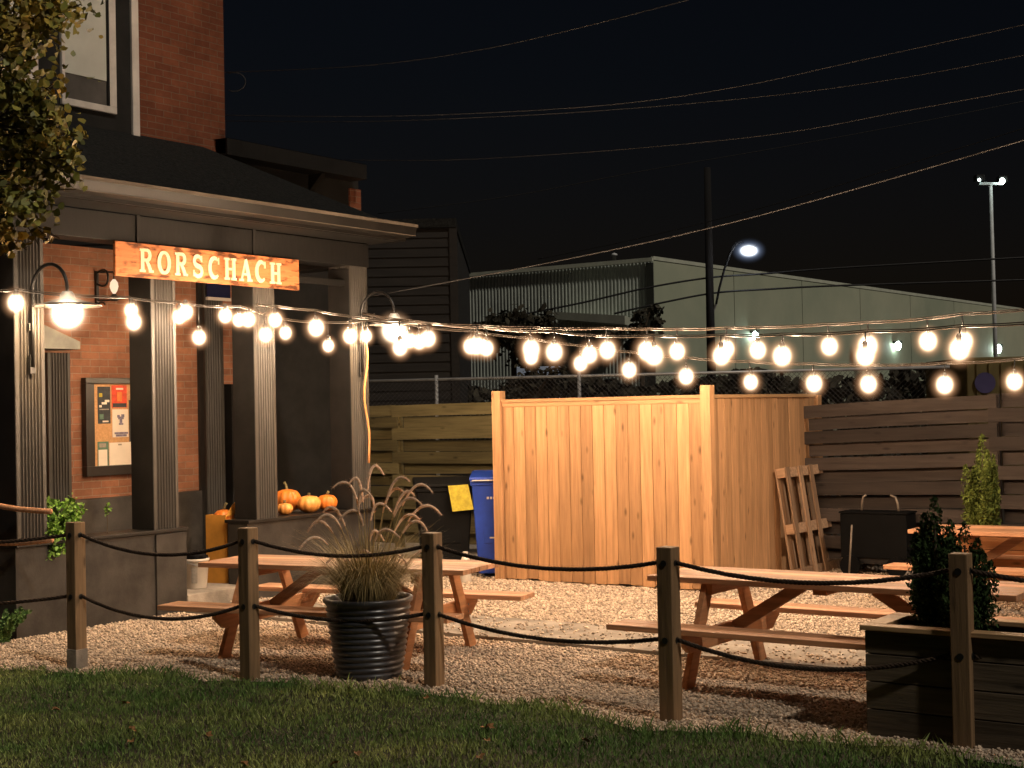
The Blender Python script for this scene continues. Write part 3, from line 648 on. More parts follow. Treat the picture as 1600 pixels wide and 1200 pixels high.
lights('string of bulbs slung along the front of the dark porch columns', pl2(-1.2, -.35), pl2(3.2, -.35),
       [(25, 473), (205, 485), (209, 503), (280, 495), (290, 487), (311, 527), (352, 493), (373, 500), (388, 499), (415, 523), (446, 520), (513, 540), (572, 525)], ((-40, 455), (585, 492)), .135, .13, 'bulb_porch')

# ------------------------------------------------------------------ board screen round the bins
SC = G(1112, 927); SA = SC - N * 2.29; SB = SC + A * 2.44
scn = thing('board_screen', 'corner screen of fresh vertical fence boards around the bins', 'fence', SC, TH)
PH, PT = 1.865, 1.78
def vpanel(x0, x1, axis, face):
    mb = MB(); nb_ = round((x1 - x0) / .131); wd = (x1 - x0) / nb_
    for i in range(nb_):
        a_ = x0 + wd * i + .0025; b_ = x0 + wd * (i + 1) - .0025; y = face + rnd.uniform(-.003, .003); zb_ = .02 + rnd.uniform(0, .02)
        if axis == 0: mb.b(a_, b_, y, y + .022, zb_, PT - .035)
        else: mb.b(y, y + .022, a_, b_, zb_, PT - .035)
    return mb
# local x = A, local y = -N.  panel one runs along +y (toward the house), panel two along +x
vpanel(.055, 2.235, 1, -.012).build('board_panel', 'screen_wood', scn, bevel=.003)
vpanel(.055, 2.385, 0, -.012).build('board_panel', 'screen_wood', scn, bevel=.003)
M['rail_y'] = wood('screen rail', (.40, .22, .105), 1, .1, .6, .22)
MB().b(-.035, .035, .052, 2.238, PT - .032, PT).b(-.02, .018, .052, 2.238, PT - .075, PT - .034).b(.014, .05, .052, 2.238, .3, .39).b(.014, .05, .052, 2.238, 1.0, 1.09).build('rail', 'rail_y', scn, bevel=.004)
M['rail_x'] = wood('screen rail along', (.46, .27, .13), 0, .1, .6, .22)
MB().b(.052, 2.388, -.03, .03, PT - .032, PT).b(.052, 2.388, .014, .05, .3, .39).b(.052, 2.388, .014, .05, 1.0, 1.09).build('rail', 'rail_x', scn, bevel=.004)
for (x, y, h) in ((0, 0, PH), (0, 2.29, PH), (2.44, 0, PT - .01)):
    MB().b(x - .05, x + .05, y - .05, y + .05, 0, h, .2).build('post', 'screen_wood', scn, bevel=.006)

# ------------------------------------------------------------------ picnic tables
def make_table():
    o = thing('picnic_table', '', 'picnic table', (0, 0, 0), 0, 'orange stained picnic tables in the gravel yard')
    tp = MB(); Lh, Wh, zt = 1.05, .31, .635
    for i in range(5):
        y = -Wh + (i + .5) * (2 * Wh / 5); tp.b(-Lh, Lh, y - .059, y + .059, zt - .034, zt)
    tp.build('tabletop', 'table_wood', o, bevel=.004)
    for sg_ in (-1, 1):
        be = MB()
        for k in (0, 1): y = sg_ * (.50 + .06 + k * .122 - .06); be.b(-1.12, 1.12, y - .058, y + .058, .345, .378)
        be.build('bench', 'table_wood', o, bevel=.004)
    for x in (-.70, .70):
        for sg_ in (-1, 1):
            MB().prism([(x - .018, sg_ * .17, .598), (x - .018, sg_ * .27, .598), (x - .018, sg_ * .56, 0), (x - .018, sg_ * .45, 0)], (.036, 0, 0)).build('leg', 'table_wood_y', o, bevel=.003)
        xo = x + (.0205 if x < 0 else -.0205) - .0
        s_ = 1 if x < 0 else -1
        x1 = x + s_ * .020; x2 = x + s_ * .055
        cb = MB().prism([(x1, -.66, .343), (x1, .66, .343), (x1, .66, .30), (x1, .56, .225), (x1, -.56, .225), (x1, -.66, .30)], (x2 - x1, 0, 0))
        c_ = cb.build('crossbar', 'table_wood_y', o, bevel=.003)
        bo = MB()
        for yy in (-.43, -.37, .37, .43): bo.lathe([(.009, -.003), (.009, .003)], 8, (0, 0, 0))
        MB().b(x1, x2, -.28, .28, .535, .599).build('cleat', 'table_wood_y', o, bevel=.003)
        MB().beam((x2 + s_ * .01, 0, .31), (x2 + s_ * .43, 0, .585), .075, .036, (0, 1, 0)).build('brace', 'table_wood', o, bevel=.003)
        bt = MB()
        for yy in (-.43, .43):
            for zz_ in (.26, .31): bt.sphere((x - s_ * .019, yy, zz_), .009, 1, (.5, 1, 1))
        bt.build('bolts', 'galv', c_)
    MB().b(-.04, .04, -.28, .28, .57, .599).build('cleat', 'table_wood_y', o, bevel=.003)
    return o
t1 = make_table(); t1.location = (-1.17, 10.3, 0.006); t1.rotation_euler.z = R(-24.5); t1['label'] = 'orange picnic table behind the big dark pot of grass'
t2 = copy_tree(t1); t2.scale.x = 1.07; t2.location = (1.905, 8.715, 0.006); t2.rotation_euler.z = R(-35); t2['label'] = 'nearest picnic table, behind the rope fence beside the dark planter box'
t3 = copy_tree(t1); t3.location = (4.23, 11.65, 0.006); t3.rotation_euler.z = R(-35); t3['label'] = 'far picnic table at the right edge in front of the slat fence'

# ------------------------------------------------------------------ rope fence
posts = []
for i, ((px, py), h, lab) in enumerate((((121, 1046), .985, 'leftmost fence post, with a pale base, beside the trailing green plant'), ((391, 1063), .965, 'fence post in front of the left end of the picnic table by the pot'),
        ((679, 1074), .94, 'fence post just right of the big dark plant pot'), ((1049, 1127), .93, 'fence post in front of the nearest picnic table'), ((1508, 1168), .94, 'fence post in front of the dark planter box'))):
    p = G(px, py)
    o = thing('fence_post', lab, 'post', (p.x, p.y, 0), TH + R((0, -2, 1, -2, 2)[i]), 'square wooden posts of the rope fence')
    MB().b(-.046, .046, -.046, .046, -.05, h).build('shaft', 'post_wood', o, bevel=.005)
    if i == 0: MB().b(-.049, .049, -.049, .049, -.05, .14).build('base_wrap', 'concrete', o, bevel=.003)
    ho = MB()
    for zz_ in (h - .085, h - .495): ho.tube([(-.05, 0, zz_), (.05, 0, zz_)], .018, 8); ho.tube([(0, -.05, zz_), (0, .05, zz_)], .018, 8)
    ho.build('rope_grommet', 'iron', o)
    posts.append((p, h))
outL = (G(-330, 1022), .98); outR = (Vector((3.7, 6.55, 0)), .94)
chain = [outL] + posts + [outR]
where = ('at the left edge of the frame', 'between the leftmost two posts', 'across the picnic table and dark pot', 'in front of the board screen', 'in front of the nearest table', 'right of the post by the planter')
for i in range(6):
    for k, (dz, sag, lv) in enumerate(((.085, (.08, .11, .075, .08, .083, .08)[i], 'upper'), (.495, (.09, .115, .065, .075, .11, .10)[i], 'lower'))):
        (a_, ha), (b_, hb) = chain[i], chain[i + 1]
        pa, pb = a_ + Vector((0, 0, ha - dz)), b_ + Vector((0, 0, hb - dz)); pts = []
        dr = (pb - pa).normalized() * .052; pa = pa + dr; pb = pb - dr
        for j in range(29):
            t = j / 28; q = pa.lerp(pb, t); q.z -= 4 * sag * t * (1 - t); pts.append(q)
        rp_ = MB()
        n_ = 60; fine = []
        for j in range(n_ * 3 + 1):
            t = j / (n_ * 3) * 28; i0 = min(int(t), 27); fine.append(pts[i0].lerp(pts[i0 + 1], t - i0))
        for ph in (0, 2.094, 4.189):
            rp_.tube([q + Vector((0, .0062 * math.cos(.75 * j + ph), .0062 * math.sin(.75 * j + ph))) for j, q in enumerate(fine)], .0075, 5)
        tag(rp_.build('barrier_rope', 'rope', smooth=True), f'{lv} dark rope sagging {where[i]}', 'rope', 'dark ropes slung between the fence posts')

# tan ropes on the far left, from the porch column out of the frame
for (a_, b_, lab) in (((-40, 781), (80, 799), 'upper tan rope at the far left behind the trailing green plant'), ((-40, 846), (82, 843), 'lower tan rope at the far left under the trailing green plant')):
    p, q = at(*a_, 11.25), at(*b_, 11.05)
    pts = [p.lerp(q, t / 8) + Vector((0, 0, -.02 * math.sin(math.pi * t / 8))) for t in range(9)]
    tag(MB().tube(pts, .021, 8).build('tan_rope', 'rope_tan', smooth=True), lab, 'rope')

# ------------------------------------------------------------------ big pot with fountain grass
pc = G(572, 1068) + Vector((.0, .22, 0)); pc.z = 0.006
po = thing('plant_pot', 'large dark glazed pot with horizontal ribs in front of the picnic table', 'plant pot', pc)
prof = [(.19, 0), (.205, .01)]
for i in range(56):
    t = i / 55; r_ = .205 + .065 * t ** .8; prof.append((r_ + .0065 * math.sin(i * 2 * math.pi / 4.6), .02 + .44 * t))
prof += [(.272, .47), (.285, .478), (.287, .50), (.278, .508), (.262, .505), (.255, .48), (.245, .42), (0.001, .42)]
MB().lathe(prof, 40).build('body', 'pot', po, smooth=True)
MB().lathe([(.24, .425), (.18, .435), (.001, .44)], 24).build('soil', 'soil', po, smooth=True)
fg = thing('fountain_grass', 'dry fountain grass with drooping pale plumes growing in the dark pot', 'ornamental grass', pc + Vector((0, 0, .44)))
def blades(nb_, hmin, hmax, spread, wid, mat, name, parent, lean=1.0):
    Vs = []; Fs = []; T = []
    K = 7
    for i in range(nb_):
        a_ = rnd.uniform(0, 2 * math.pi); r0 = rnd.uniform(0, .16); h_ = rnd.uniform(hmin, hmax); sp = spread * rnd.uniform(.15, 1.0) * lean
        dr = rnd.uniform(.4, 1.75); o_ = len(Vs); aw = a_ + math.pi / 2 + rnd.uniform(-.6, .6); tn = rnd.uniform(-1, 1)
        for k in range(K):
            t = k / (K - 1); rr = r0 + sp * t ** 1.4; z = h_ * (t - dr * .5 * t ** 2.6)
            c = Vector((rr * math.cos(a_), rr * math.sin(a_), z)); w_ = wid * (1 - .85 * t)
            e = Vector((math.cos(aw), math.sin(aw), 0)) * w_
            Vs += [c - e, c + e]
        for k in range(K - 1): Fs.append((o_ + 2 * k, o_ + 2 * k + 1, o_ + 2 * k + 3, o_ + 2 * k + 2)); T.append(tn)
    return npmesh(name, [tuple(v) for v in Vs], Fs, mat, parent, T)
blades(3400, .38, .69, .48, .0019, 'grass_blade', 'blades', fg)
pln = [(545, 757, -1), (520, 762, -.6), (600, 742, .1), (632, 770, .5), (660, 790, 1), (690, 805, 1), (640, 752, .8), (656, 812, .7), (612, 800, .2), (560, 790, -.4), (505, 800, -1), (482, 830, -1), (492, 818, -.8), (580, 775, 0), (668, 830, .9), (690, 868, 1), (466, 862, -1.1), (625, 840, .3), (592, 880, 0), (530, 812, -.6), (648, 775, .6), (676, 770, .9), (600, 845, .1), (510, 880, -.9), (636, 880, .5)]
for (px, py, sd_) in pln:
    tip = at(px, py, pc.y + rnd.uniform(-.18, .12)); tip = tip - (pc + Vector((0, 0, .44)))
    root = Vector((tip.x * .15, tip.y * .3, 0)); sgn = 1 if tip.x > 0 else -1
    top = Vector((tip.x - sgn * rnd.uniform(.12, .22), tip.y * .7, max(tip.z, .12) + rnd.uniform(.16, .30)))
    pts = [root * (1 - t) ** 2 + top * 2 * t * (1 - t) + tip * t * t for t in [k / 26 for k in range(27)]]
    MB().tube(pts[:16], .0021, 4, 0).build('stalk', 'grass_blade', fg)
    pm_ = MB(); seg = pts[12:]; n_ = len(seg)
    pm_.tube(seg, [.003 + .0062 * math.sin(math.pi * (i + .5) / (n_ - .2)) ** .8 for i in range(n_)], 7)
    for k in range(330):                                            # bristles
        j = rnd.uniform(0, n_ - 1.01); i0 = int(j); c = seg[i0].lerp(seg[i0 + 1], j - i0); d = Vector((rnd.gauss(0, 1), rnd.gauss(0, 1), rnd.gauss(0, 1))).normalized()
        d = (d + (seg[i0 + 1] - seg[i0]).normalized() * .9).normalized(); e = d.cross(Vector((.3, .5, .8))).normalized() * .0009
        pm_.add([c - e, c + e, c + d * rnd.uniform(.014, .027)], [(0, 1, 2)])
    pm_.build('plume', 'plume', fg)

# ------------------------------------------------------------------ things on and beside the porch
def pumpkin(name, px, py, r, mat, label, squash=.85, stem=(0, .05), d=.12, z=None, hole=False):
    s_, _ = HS(px, py, d); z_ = WZ if z is None else z
    o = thing(name, label, 'pumpkin', HW(s_, d, z_), rnd.uniform(0, 6), 'pumpkins piled on the porch')
    prof = [(max(.003, r * math.sin(math.pi * i / 18)) * (1 - .0 * i), r * squash * (1 - math.cos(math.pi * i / 18))) for i in range(19)]
    prof = [(rr, zz_ if i < 14 else zz_ - r * .10 * (1 - rr / r) * (i > 14)) for i, (rr, zz_) in enumerate(prof)]
    MB().lathe(prof, 60, lob=10, amp=.09).build('body', mat, o, smooth=True)
    MB().tube([(0, 0, 2 * r * squash - .03), (stem[0] * .4, 0, 2 * r * squash + stem[1] * .5), (stem[0], 0, 2 * r * squash + stem[1])], [.02, .012, .015], 7).build('stem', 'stem', o, smooth=True)
    return o
pumpkin('pumpkin', 445, 800, .075, 'pumpkin_pale', 'small orange pumpkin under the largest one at the column', .8, (0, .02), .16)
big = pumpkin('pumpkin', 449, 780, .128, 'pumpkin', 'largest round orange pumpkin with curled stem on top of the porch pile', .92, (-.05, .05), .16); big.location.z = WZ + .035
big.location = HW(HS(449, 785, .40)[0], .40, WZ)
pumpkin('pumpkin', 483, 792, .112, 'pumpkin_pale', 'pale yellow-orange pumpkin with a dark stem scar in the middle', .78, (.0, .015), .14)
pumpkin('pumpkin', 511, 790, .098, 'pumpkin', 'dull reddish pumpkin at the right end of the porch pile', .85, (.02, .02), .15)
# ledge shelf that carries the rear pumpkins belongs to the house
MB().b(2.14, 3.19, .283, .60, WZ - .03, WZ - .002).build('inner_ledge', 'black_paint', H)
# orange pumpkin crate
cs, _ = HS(357, 870, .35); cb = HS(357, 915, .35)[1]
cr = thing('pumpkin_crate', 'tall orange cardboard produce bin holding a pumpkin by the porch steps', 'crate', HW(cs, .42, .15), TH + .25)
mb = MB(); mb.b(-.11, .11, -.11, -.102, 0, .58); mb.b(-.11, .11, .102, .11, 0, .62); mb.b(-.11, -.102, -.10, .10, 0, .62); mb.b(.102, .11, -.10, .10, 0, .55); mb.b(-.1, .1, -.1, .1, .002, .01)
mb.build('carton', 'crate', cr)
mb = MB()
for (zz_, ws) in ((.47, (.02, .03, .02, .03)), (.42, (.03, .02, .025)), (.16, (.03, .02, .03)), (.21, (.02, .025, .02, .02))):
    x = -.085
    for w_ in ws: mb.b(x, x + w_, -.1125, -.1105, zz_, zz_ + .03); x += w_ + .012
mb.build('print', 'ink', cr)
MB().prism([(-.105, -.095, .60), (.10, -.095, .62), (.13, -.095, .75), (.02, -.095, .70)], (0, .006, 0)).build('flap', 'crate', cr)
pk = pumpkin('pumpkin', 368, 815, .09, 'pumpkin', 'red-orange pumpkin peeking out of the cardboard produce bin', .9, (-.03, .05), .42, .72)
pk.location = HW(cs + .02, .42, .66)
MB().b(-.1, .1, -.1, .1, .46, .505).build('filling', 'ink', cr)
# white bucket
bs2, _ = HS(305, 900, .3)
bk_ = thing('bucket', 'white plastic bucket with a grey label beside the porch wall', 'bucket', HW(bs2, .30, .152), TH)
MB().lathe([(.098, 0), (.102, .005), (.122, .24), (.128, .242), (.128, .262), (.118, .262), (.112, .23), (.001, .225)], 28).build('body', 'white_plastic', bk_, smooth=True)
lb_ = MB(); a0 = R(-150)
pts = [(0.1195 * math.cos(a0 + .45 * i / 6), .1195 * math.sin(a0 + .45 * i / 6)) for i in range(7)]
lb_.add([(x * .93, y * .93, .05) for x, y in pts] + [(x * 1.005, y * 1.005, .19) for x, y in pts], [(i, i + 1, 8 + i, 7 + i) for i in range(6)])
lb_.build('paper_label', 'grey_ink', bk_)
MB().tube([(.127 * math.cos(t), .127 * math.sin(t) * 1.0, .25 - .05 * abs(math.sin(t))) for t in [math.pi * 1.0 + i * math.pi / 12 for i in range(13)]], .003, 5).build('handle', 'galv', bk_)
cl = MB().sphere((0, 0, .0), .10, 3, (1.05, .9, .42)); 
rag = MB(); rag.v = [(x + rnd.gauss(0, .008), y + rnd.gauss(0, .008), z + rnd.gauss(0, .010)) for x, y, z in cl.v]; rag.f = cl.f; rag.t = cl.t
rg = rag.build('rag', 'bin_black', smooth=True); rg.location = HW(bs2, .30, .152 + .275); tag(rg, 'crumpled dark rag heaped on the white bucket', 'cloth')
# trailing plant on the low wall + fern
def bush(name, label, cat, loc, centres, size, mat, stems=None, group=None, aspect=.6):
    o = thing(name, label, cat, loc, 0, group)
    V_, F_, T_ = leaves(centres, size, aspect=aspect); npmesh('foliage', V_, F_, mat, o, T_)
    if stems: stems.build('stem', 'bark', o)
    return o
tp = HW(HS(100, 830, .05)[0], .12, WZ)
ce = []; stm = MB()
for k in range(95):
    a_ = rnd.uniform(0, 6.28); q = Vector((rnd.gauss(0, .075), rnd.gauss(0, .075), abs(rnd.gauss(.12, .09)))); q.z = min(q.z, .30)
    if rnd.random() < .45: q = Vector((rnd.uniform(-.1, .08), -.17 + rnd.uniform(-.03, .02), rnd.uniform(-.12, .12)))
    stm.tube([(0, 0, .0), (q.x * .5, q.y * .5, q.z * .5 + .06), q], .003, 4)
    for j in range(22): ce.append((q.x + rnd.gauss(0, .022), q.y + rnd.gauss(0, .022), q.z + rnd.gauss(0, .022)))
bush('trailing_plant', 'bright green bushy plant spilling over the low porch wall at left', 'plant', tp, ce, .042, 'leafgreen', stm)
sp = HW(HS(171, 820, .1)[0], .13, WZ)
stm = MB().tube([(0, 0, 0), (.004, 0, .10), (.0, 0, .24)], .004, 5); ce = [(rnd.gauss(.005, .012), rnd.gauss(0, .012), rnd.gauss(.19, .03)) for _ in range(26)]
bush('seedling', 'single thin seedling with a small leaf on the low porch wall', 'plant', sp, ce, .035, 'leafgreen', stm)
fp = G(6, 1006)
ce = []; stm = MB()
for k in range(26):
    a_ = rnd.uniform(0, 6.28); L_ = rnd.uniform(.2, .38)
    for j in range(26):
        t = j / 25; c = Vector((math.cos(a_) * L_ * .55 * t, math.sin(a_) * L_ * .55 * t, L_ * 1.15 * (t - .42 * t ** 2.2)))
        for sd_ in (-1, 1): ce.append((c.x - sd_ * math.sin(a_) * .035 * (1 - t), c.y + sd_ * math.cos(a_) * .035 * (1 - t), c.z + rnd.gauss(0, .006)))
bush('fern', 'drooping green fern on the gravel at the left edge', 'fern', fp, ce, .038, 'fern')

# ------------------------------------------------------------------ bins behind the screen
def bin_(loc, rz, mat, label, wl_, dp, ht, name):
    o = thing(name, label, 'bin', loc, rz)
    b = MB(); t_, u_ = .80, 1.0
    lo = [(-wl_ / 2 * t_, -dp / 2 * t_), (wl_ / 2 * t_, -dp / 2 * t_), (wl_ / 2 * t_, dp / 2 * t_), (-wl_ / 2 * t_, dp / 2 * t_)]
    up = [(-wl_ / 2, -dp / 2), (wl_ / 2, -dp / 2), (wl_ / 2, dp / 2), (-wl_ / 2, dp / 2)]
    b.add([(x, y, .05) for x, y in lo] + [(x, y, ht - .12) for x, y in up], [(3, 2, 1, 0), (4, 5, 6, 7), (0, 1, 5, 4), (1, 2, 6, 5), (2, 3, 7, 6), (3, 0, 4, 7)])
    b.b(-wl_ / 2 - .015, wl_ / 2 + .015, -dp / 2 - .015, dp / 2 + .015, ht - .135, ht - .085)
    bo = b.build('body', mat, o, bevel=.012)
    MB().b(-wl_ * .28, wl_ * .28, -dp * .452, -dp * .43, .35, .62).build('front_panel', mat, bo, bevel=.006)
    MB().prism([(-wl_ / 2 - .02, -dp / 2 - .035, ht - .083), (-wl_ / 2 - .02, -dp / 2 - .03, ht - .05), (-wl_ / 2 - .02, 0, ht), (-wl_ / 2 - .02, dp / 2, ht), (-wl_ / 2 - .02, dp / 2 + .02, ht - .083)], (wl_ + .04, 0, 0)).build('lid', mat, o, bevel=.01)
    for sg_ in (-1, 1): MB().tube([(sg_ * wl_ * .40, dp * .40, .09), (sg_ * (wl_ * .40 + .05), dp * .40, .09)], .09, 16).build('wheel', 'bin_black', o)
    MB().tube([(-wl_ / 2, dp / 2 + .01, ht - .10), (-wl_ / 2, dp / 2 + .07, ht - .09), (wl_ / 2, dp / 2 + .07, ht - .09), (wl_ / 2, dp / 2 + .01, ht - .10)], .014, 7).build('handle', mat, o)
    return o
bl = G(750, 906); bb = bin_((-.155, 14.86, .006), R(-4), 'bin_blue', 'blue wheeled recycling bin half hidden by the board screen', .50, .50, 1.06, 'recycling_bin')
mk = MB()
for i in range(7): mk.b(-.10 + i * .032, -.10 + i * .032 + .022, -.262, -.2575, .79 + .002, .815)
mk.build('lettering', 'white_plastic', bb)
MB().b(-.24, .10, -.31, -.289, .975, .985).build('lid_sticker', 'white_plastic', bb)
MB().b(-.08, .02, -.236, -.2325, .40, .415).build('mark', 'white_plastic', bb)
b2 = bin_((-.72, 14.95, .006), R(6), 'bin_black', 'black wheeled bin with a yellow sheet on its lid', .56, .50, 1.0, 'wheeled_bin')
yp = [(.03, -.322, .93), (.23, -.322, .94), (.28, -.345, .69), (.07, -.34, .675)]
MB().add(yp, [(0, 1, 2, 3)]).build('yellow_sheet', 'yellow', b2)
q = G(727, 876); wb = thing('bottle', 'small white bottle standing on the gravel by the bins', 'bottle', (q.x, 14.35, .006))
wb.location.x = at(727, 860, 14.35).x
MB().lathe([(.05, 0), (.055, .01), (.055, .20), (.03, .26), (.022, .27)], 14).build('body', 'white_plastic', wb, smooth=True)
MB().lathe([(.026, .272), (.026, .30), (.02, .303)], 12).build('cap', 'white_plastic', wb)

# ------------------------------------------------------------------ pallet leaning on the screen
# local frame: x along A, y inward (-N); the pallet stands on the gravel, leaning toward the screen
pal = thing('wooden_pallet', 'weathered wooden pallet leaning on the right side of the board screen', 'pallet', (0, 0, 0))
pa0 = SC + A * 1.30 + N * .32; ptop = SC + A * 1.30 + N * .165 + Vector((0, 0, 1.07)); pa0.z = .012
u = A.copy(); wdt = 1.24; vv = (ptop - pa0); lng = vv.length; vv.normalize(); nn = u.cross(vv)
if nn.dot(N) < 0: u = -u; pa0 = pa0 + A * wdt; nn = u.cross(vv)
mat4 = Matrix((u, vv, nn)).transposed().to_4x4(); mat4.translation = pa0; pal.matrix_world = mat4
M['pallet_v'] = wood('pallet deck boards', (.34, .21, .125), 1, .4, .8, .35)
for i in range(6): x = (wdt - .09) * (i + rnd.uniform(-.15, .15) * (0 < i < 5)) / 5; MB().b(x, x + .145 * (i < 5) + .09 * (i == 5), .003, lng - .003, -.125, -.107).build('back_board', 'pallet_v', pal, bevel=.003)
for yy in (.0, lng * .40, lng - .095): MB().b(-.002, wdt + .002, yy, yy + .095, -.105, -.022).build('stringer', 'pallet', pal, bevel=.003)
for x in (.0, .30, .56, wdt - .085): MB().b(x, x + .085, -.004, lng + .004, -.02, -.002).build('deck_board', 'pallet_v', pal, bevel=.003)
# bent pipes and dry weeds by the fence
def ontofence(px, py, off): q0 = F0_ + Vector((fdx.y, -fdx.x, 0)) * off; return on_line(px, py, q0, q0 + fdx)
fdx = Vector((1.9, -1.2, 0)).normalized(); F0_ = Vector((-1.76, 18, 0))
cA, cB = ontofence(1312, 800, .45), ontofence(1416, 800, .45); cz = cA.z
ct = thing('garden_cart', 'low dark garden cart with two pale bent handles against the slat fence', 'cart', (cA.x, cA.y, 0.006), math.atan2(fdx.y, fdx.x))
cw_ = (cB - cA).dot(fdx); ch_ = cz
MB().b(0, cw_, -.0, .30, .17, ch_ - .02).b(-.012, cw_ + .012, -.012, .312, ch_ - .018, ch_).build('tub', 'bin_black', ct, bevel=.01)
for x in (.1, cw_ - .1): MB().tube([(x, -.035, .10), (x, -.003, .10)], .10, 16).build('wheel', 'bin_black', ct)
MB().b(.03, cw_ - .03, .03, .27, .12, .168).build('chassis', 'iron', ct)
for x, sx_ in ((.17, .03), (cw_ - .12, -.05)):
    MB().tube([(x, .15, ch_ + .002), (x + sx_ * .2, .15, ch_ + .08), (x + sx_ * .6, .15, ch_ + .135), (x + sx_ * 1.6, .15, ch_ + .155)], .011, 8).build('handle', 'pipe', ct, smooth=True)
sk0, sk1 = ontofence(1326, 890, .62), ontofence(1331, 820, .62); sk0.z = 0.0
tag(MB().tube([sk0, sk1], .009, 7).build('stake', 'pipe', smooth=True), 'thin pale stake standing right of the leaning pallet', 'stake')
wp = G(1346, 892); ce = []; stm = MB()
for k in range(26):
    a_ = rnd.uniform(0, 6.28); L_ = rnd.uniform(.06, .2); q = Vector((math.cos(a_) * L_ * .8, math.sin(a_) * L_ * .5, L_ * .7)); stm.tube([(0, 0, 0), q * .5 + Vector((0, 0, .02)), q], .0035, 4)
    for j in range(3): ce.append((q.x + rnd.gauss(0, .02), q.y + rnd.gauss(0, .02), q.z + rnd.gauss(0, .02)))
bush('dry_weeds', 'tangle of dry weeds at the foot of the slat fence', 'weeds', wp, ce, .05, 'weed', stm)

# ------------------------------------------------------------------ planters and cedars
def planter(corner, Ln, Dp, Hh, label, m1, m2, name='planter_box'):
    o = thing(name, label, 'planter', corner, TH - math.pi / 2)      # local x = N, y = A
    mb = MB(); nb_ = 4
    for i in range(nb_):
        z0_ = Hh * i / nb_ + .003; z1_ = Hh * (i + 1) / nb_ - .022 * (i == nb_ - 1) - .003
        mb.b(0, Ln, 0, .035, z0_, z1_); mb.b(0, Ln, Dp - .035, Dp, z0_, z1_); mb.b(0, .035, .037, Dp - .037, z0_, z1_); mb.b(Ln - .035, Ln, .037, Dp - .037, z0_, z1_)
    mb.build('box', m1, o, bevel=.003)
    rm = MB(); rm.b(-.02, Ln + .02, -.025, .07, Hh - .02, Hh + .006); rm.b(-.02, Ln + .02, Dp - .07, Dp + .02, Hh - .02, Hh + .006); rm.b(-.02, .085, .072, Dp - .072, Hh - .02, Hh + .006); rm.b(Ln - .07, Ln + .02, .072, Dp - .072, Hh - .02, Hh + .006)
    rm.build('rim', m2, o, bevel=.004)
    MB().b(.037, Ln - .037, .037, Dp - .037, .05, Hh - .07).build('soil', 'soil', o)
    return o
PL = G(1355, 1150); PL.z = 0
planter(PL, 1.9, .47, .555, 'dark raised planter box with pale rim at the lower right', 'planter_dark', 'planter_rim')
P2 = Vector((3.55, 12.72, 0))
planter(P2, 2.2, .5, .56, 'orange wooden planter box behind the far picnic table', 'planter_orange', 'planter_orange')
def cedar(loc, h, r, nl, mat, label, size, group=None, flat=1.0):
    o = thing('cedar', label, 'cedar', loc, 0, group)
    ce = []
    pls = [(0, 0, h, r * .55)]
    for _ in range(19):
        a_ = rnd.uniform(0, 6.28); q = r * rnd.uniform(.35, .72); pls.append((q * math.cos(a_), q * math.sin(a_), h * rnd.uniform(.55, .97) * (1.12 - .45 * q / r), r * rnd.uniform(.36, .54)))
    per = nl // len(pls)
    for (x, y, hh_, rr0) in pls:
        b_ = rnd.uniform(0, .25) * hh_ * (x != 0)
        for _ in range(per):
            t = rnd.random(); a_ = rnd.uniform(0, 6.28); env = rr0 * min(1, t * 3 + .45) * (1 - t) ** .5 * rnd.uniform(.8, 1.15); rr = env * math.sqrt(rnd.uniform(.2, 1))
            ce.append((x * (.75 + .35 * t) + rr * math.cos(a_), y * (.75 + .35 * t) + rr * math.sin(a_), b_ + t * (hh_ - b_)))
    V_, F_, T_ = leaves(ce, size, aspect=.38, up=1.1); npmesh('foliage', V_, F_, mat, o, T_)
    MB().tube([(0, 0, -.06), (0, 0, h * .8)], [.02, .005], 7).build('trunk', 'bark', o)
    return o
c1 = at(1464, 962, 7.62); cedar(Vector((c1.x, c1.y, .49)), .70, .185, 12000, 'cedar', 'taller dark cedar shrub in the lower right planter box', .028, 'dark cedars in the planter box')
c2 = at(1510, 962, 7.40); cedar(Vector((c2.x, c2.y, .49)), .58, .17, 9000, 'cedar', 'shorter dark cedar shrub behind the post at the lower right', .026, 'dark cedars in the planter box')
c3 = at(1537, 800, 12.60); cedar(Vector((c3.x, c3.y, .49)), .90, .19, 6500, 'cedar_light', 'small pale green cedar standing in front of the slat fence', .035)

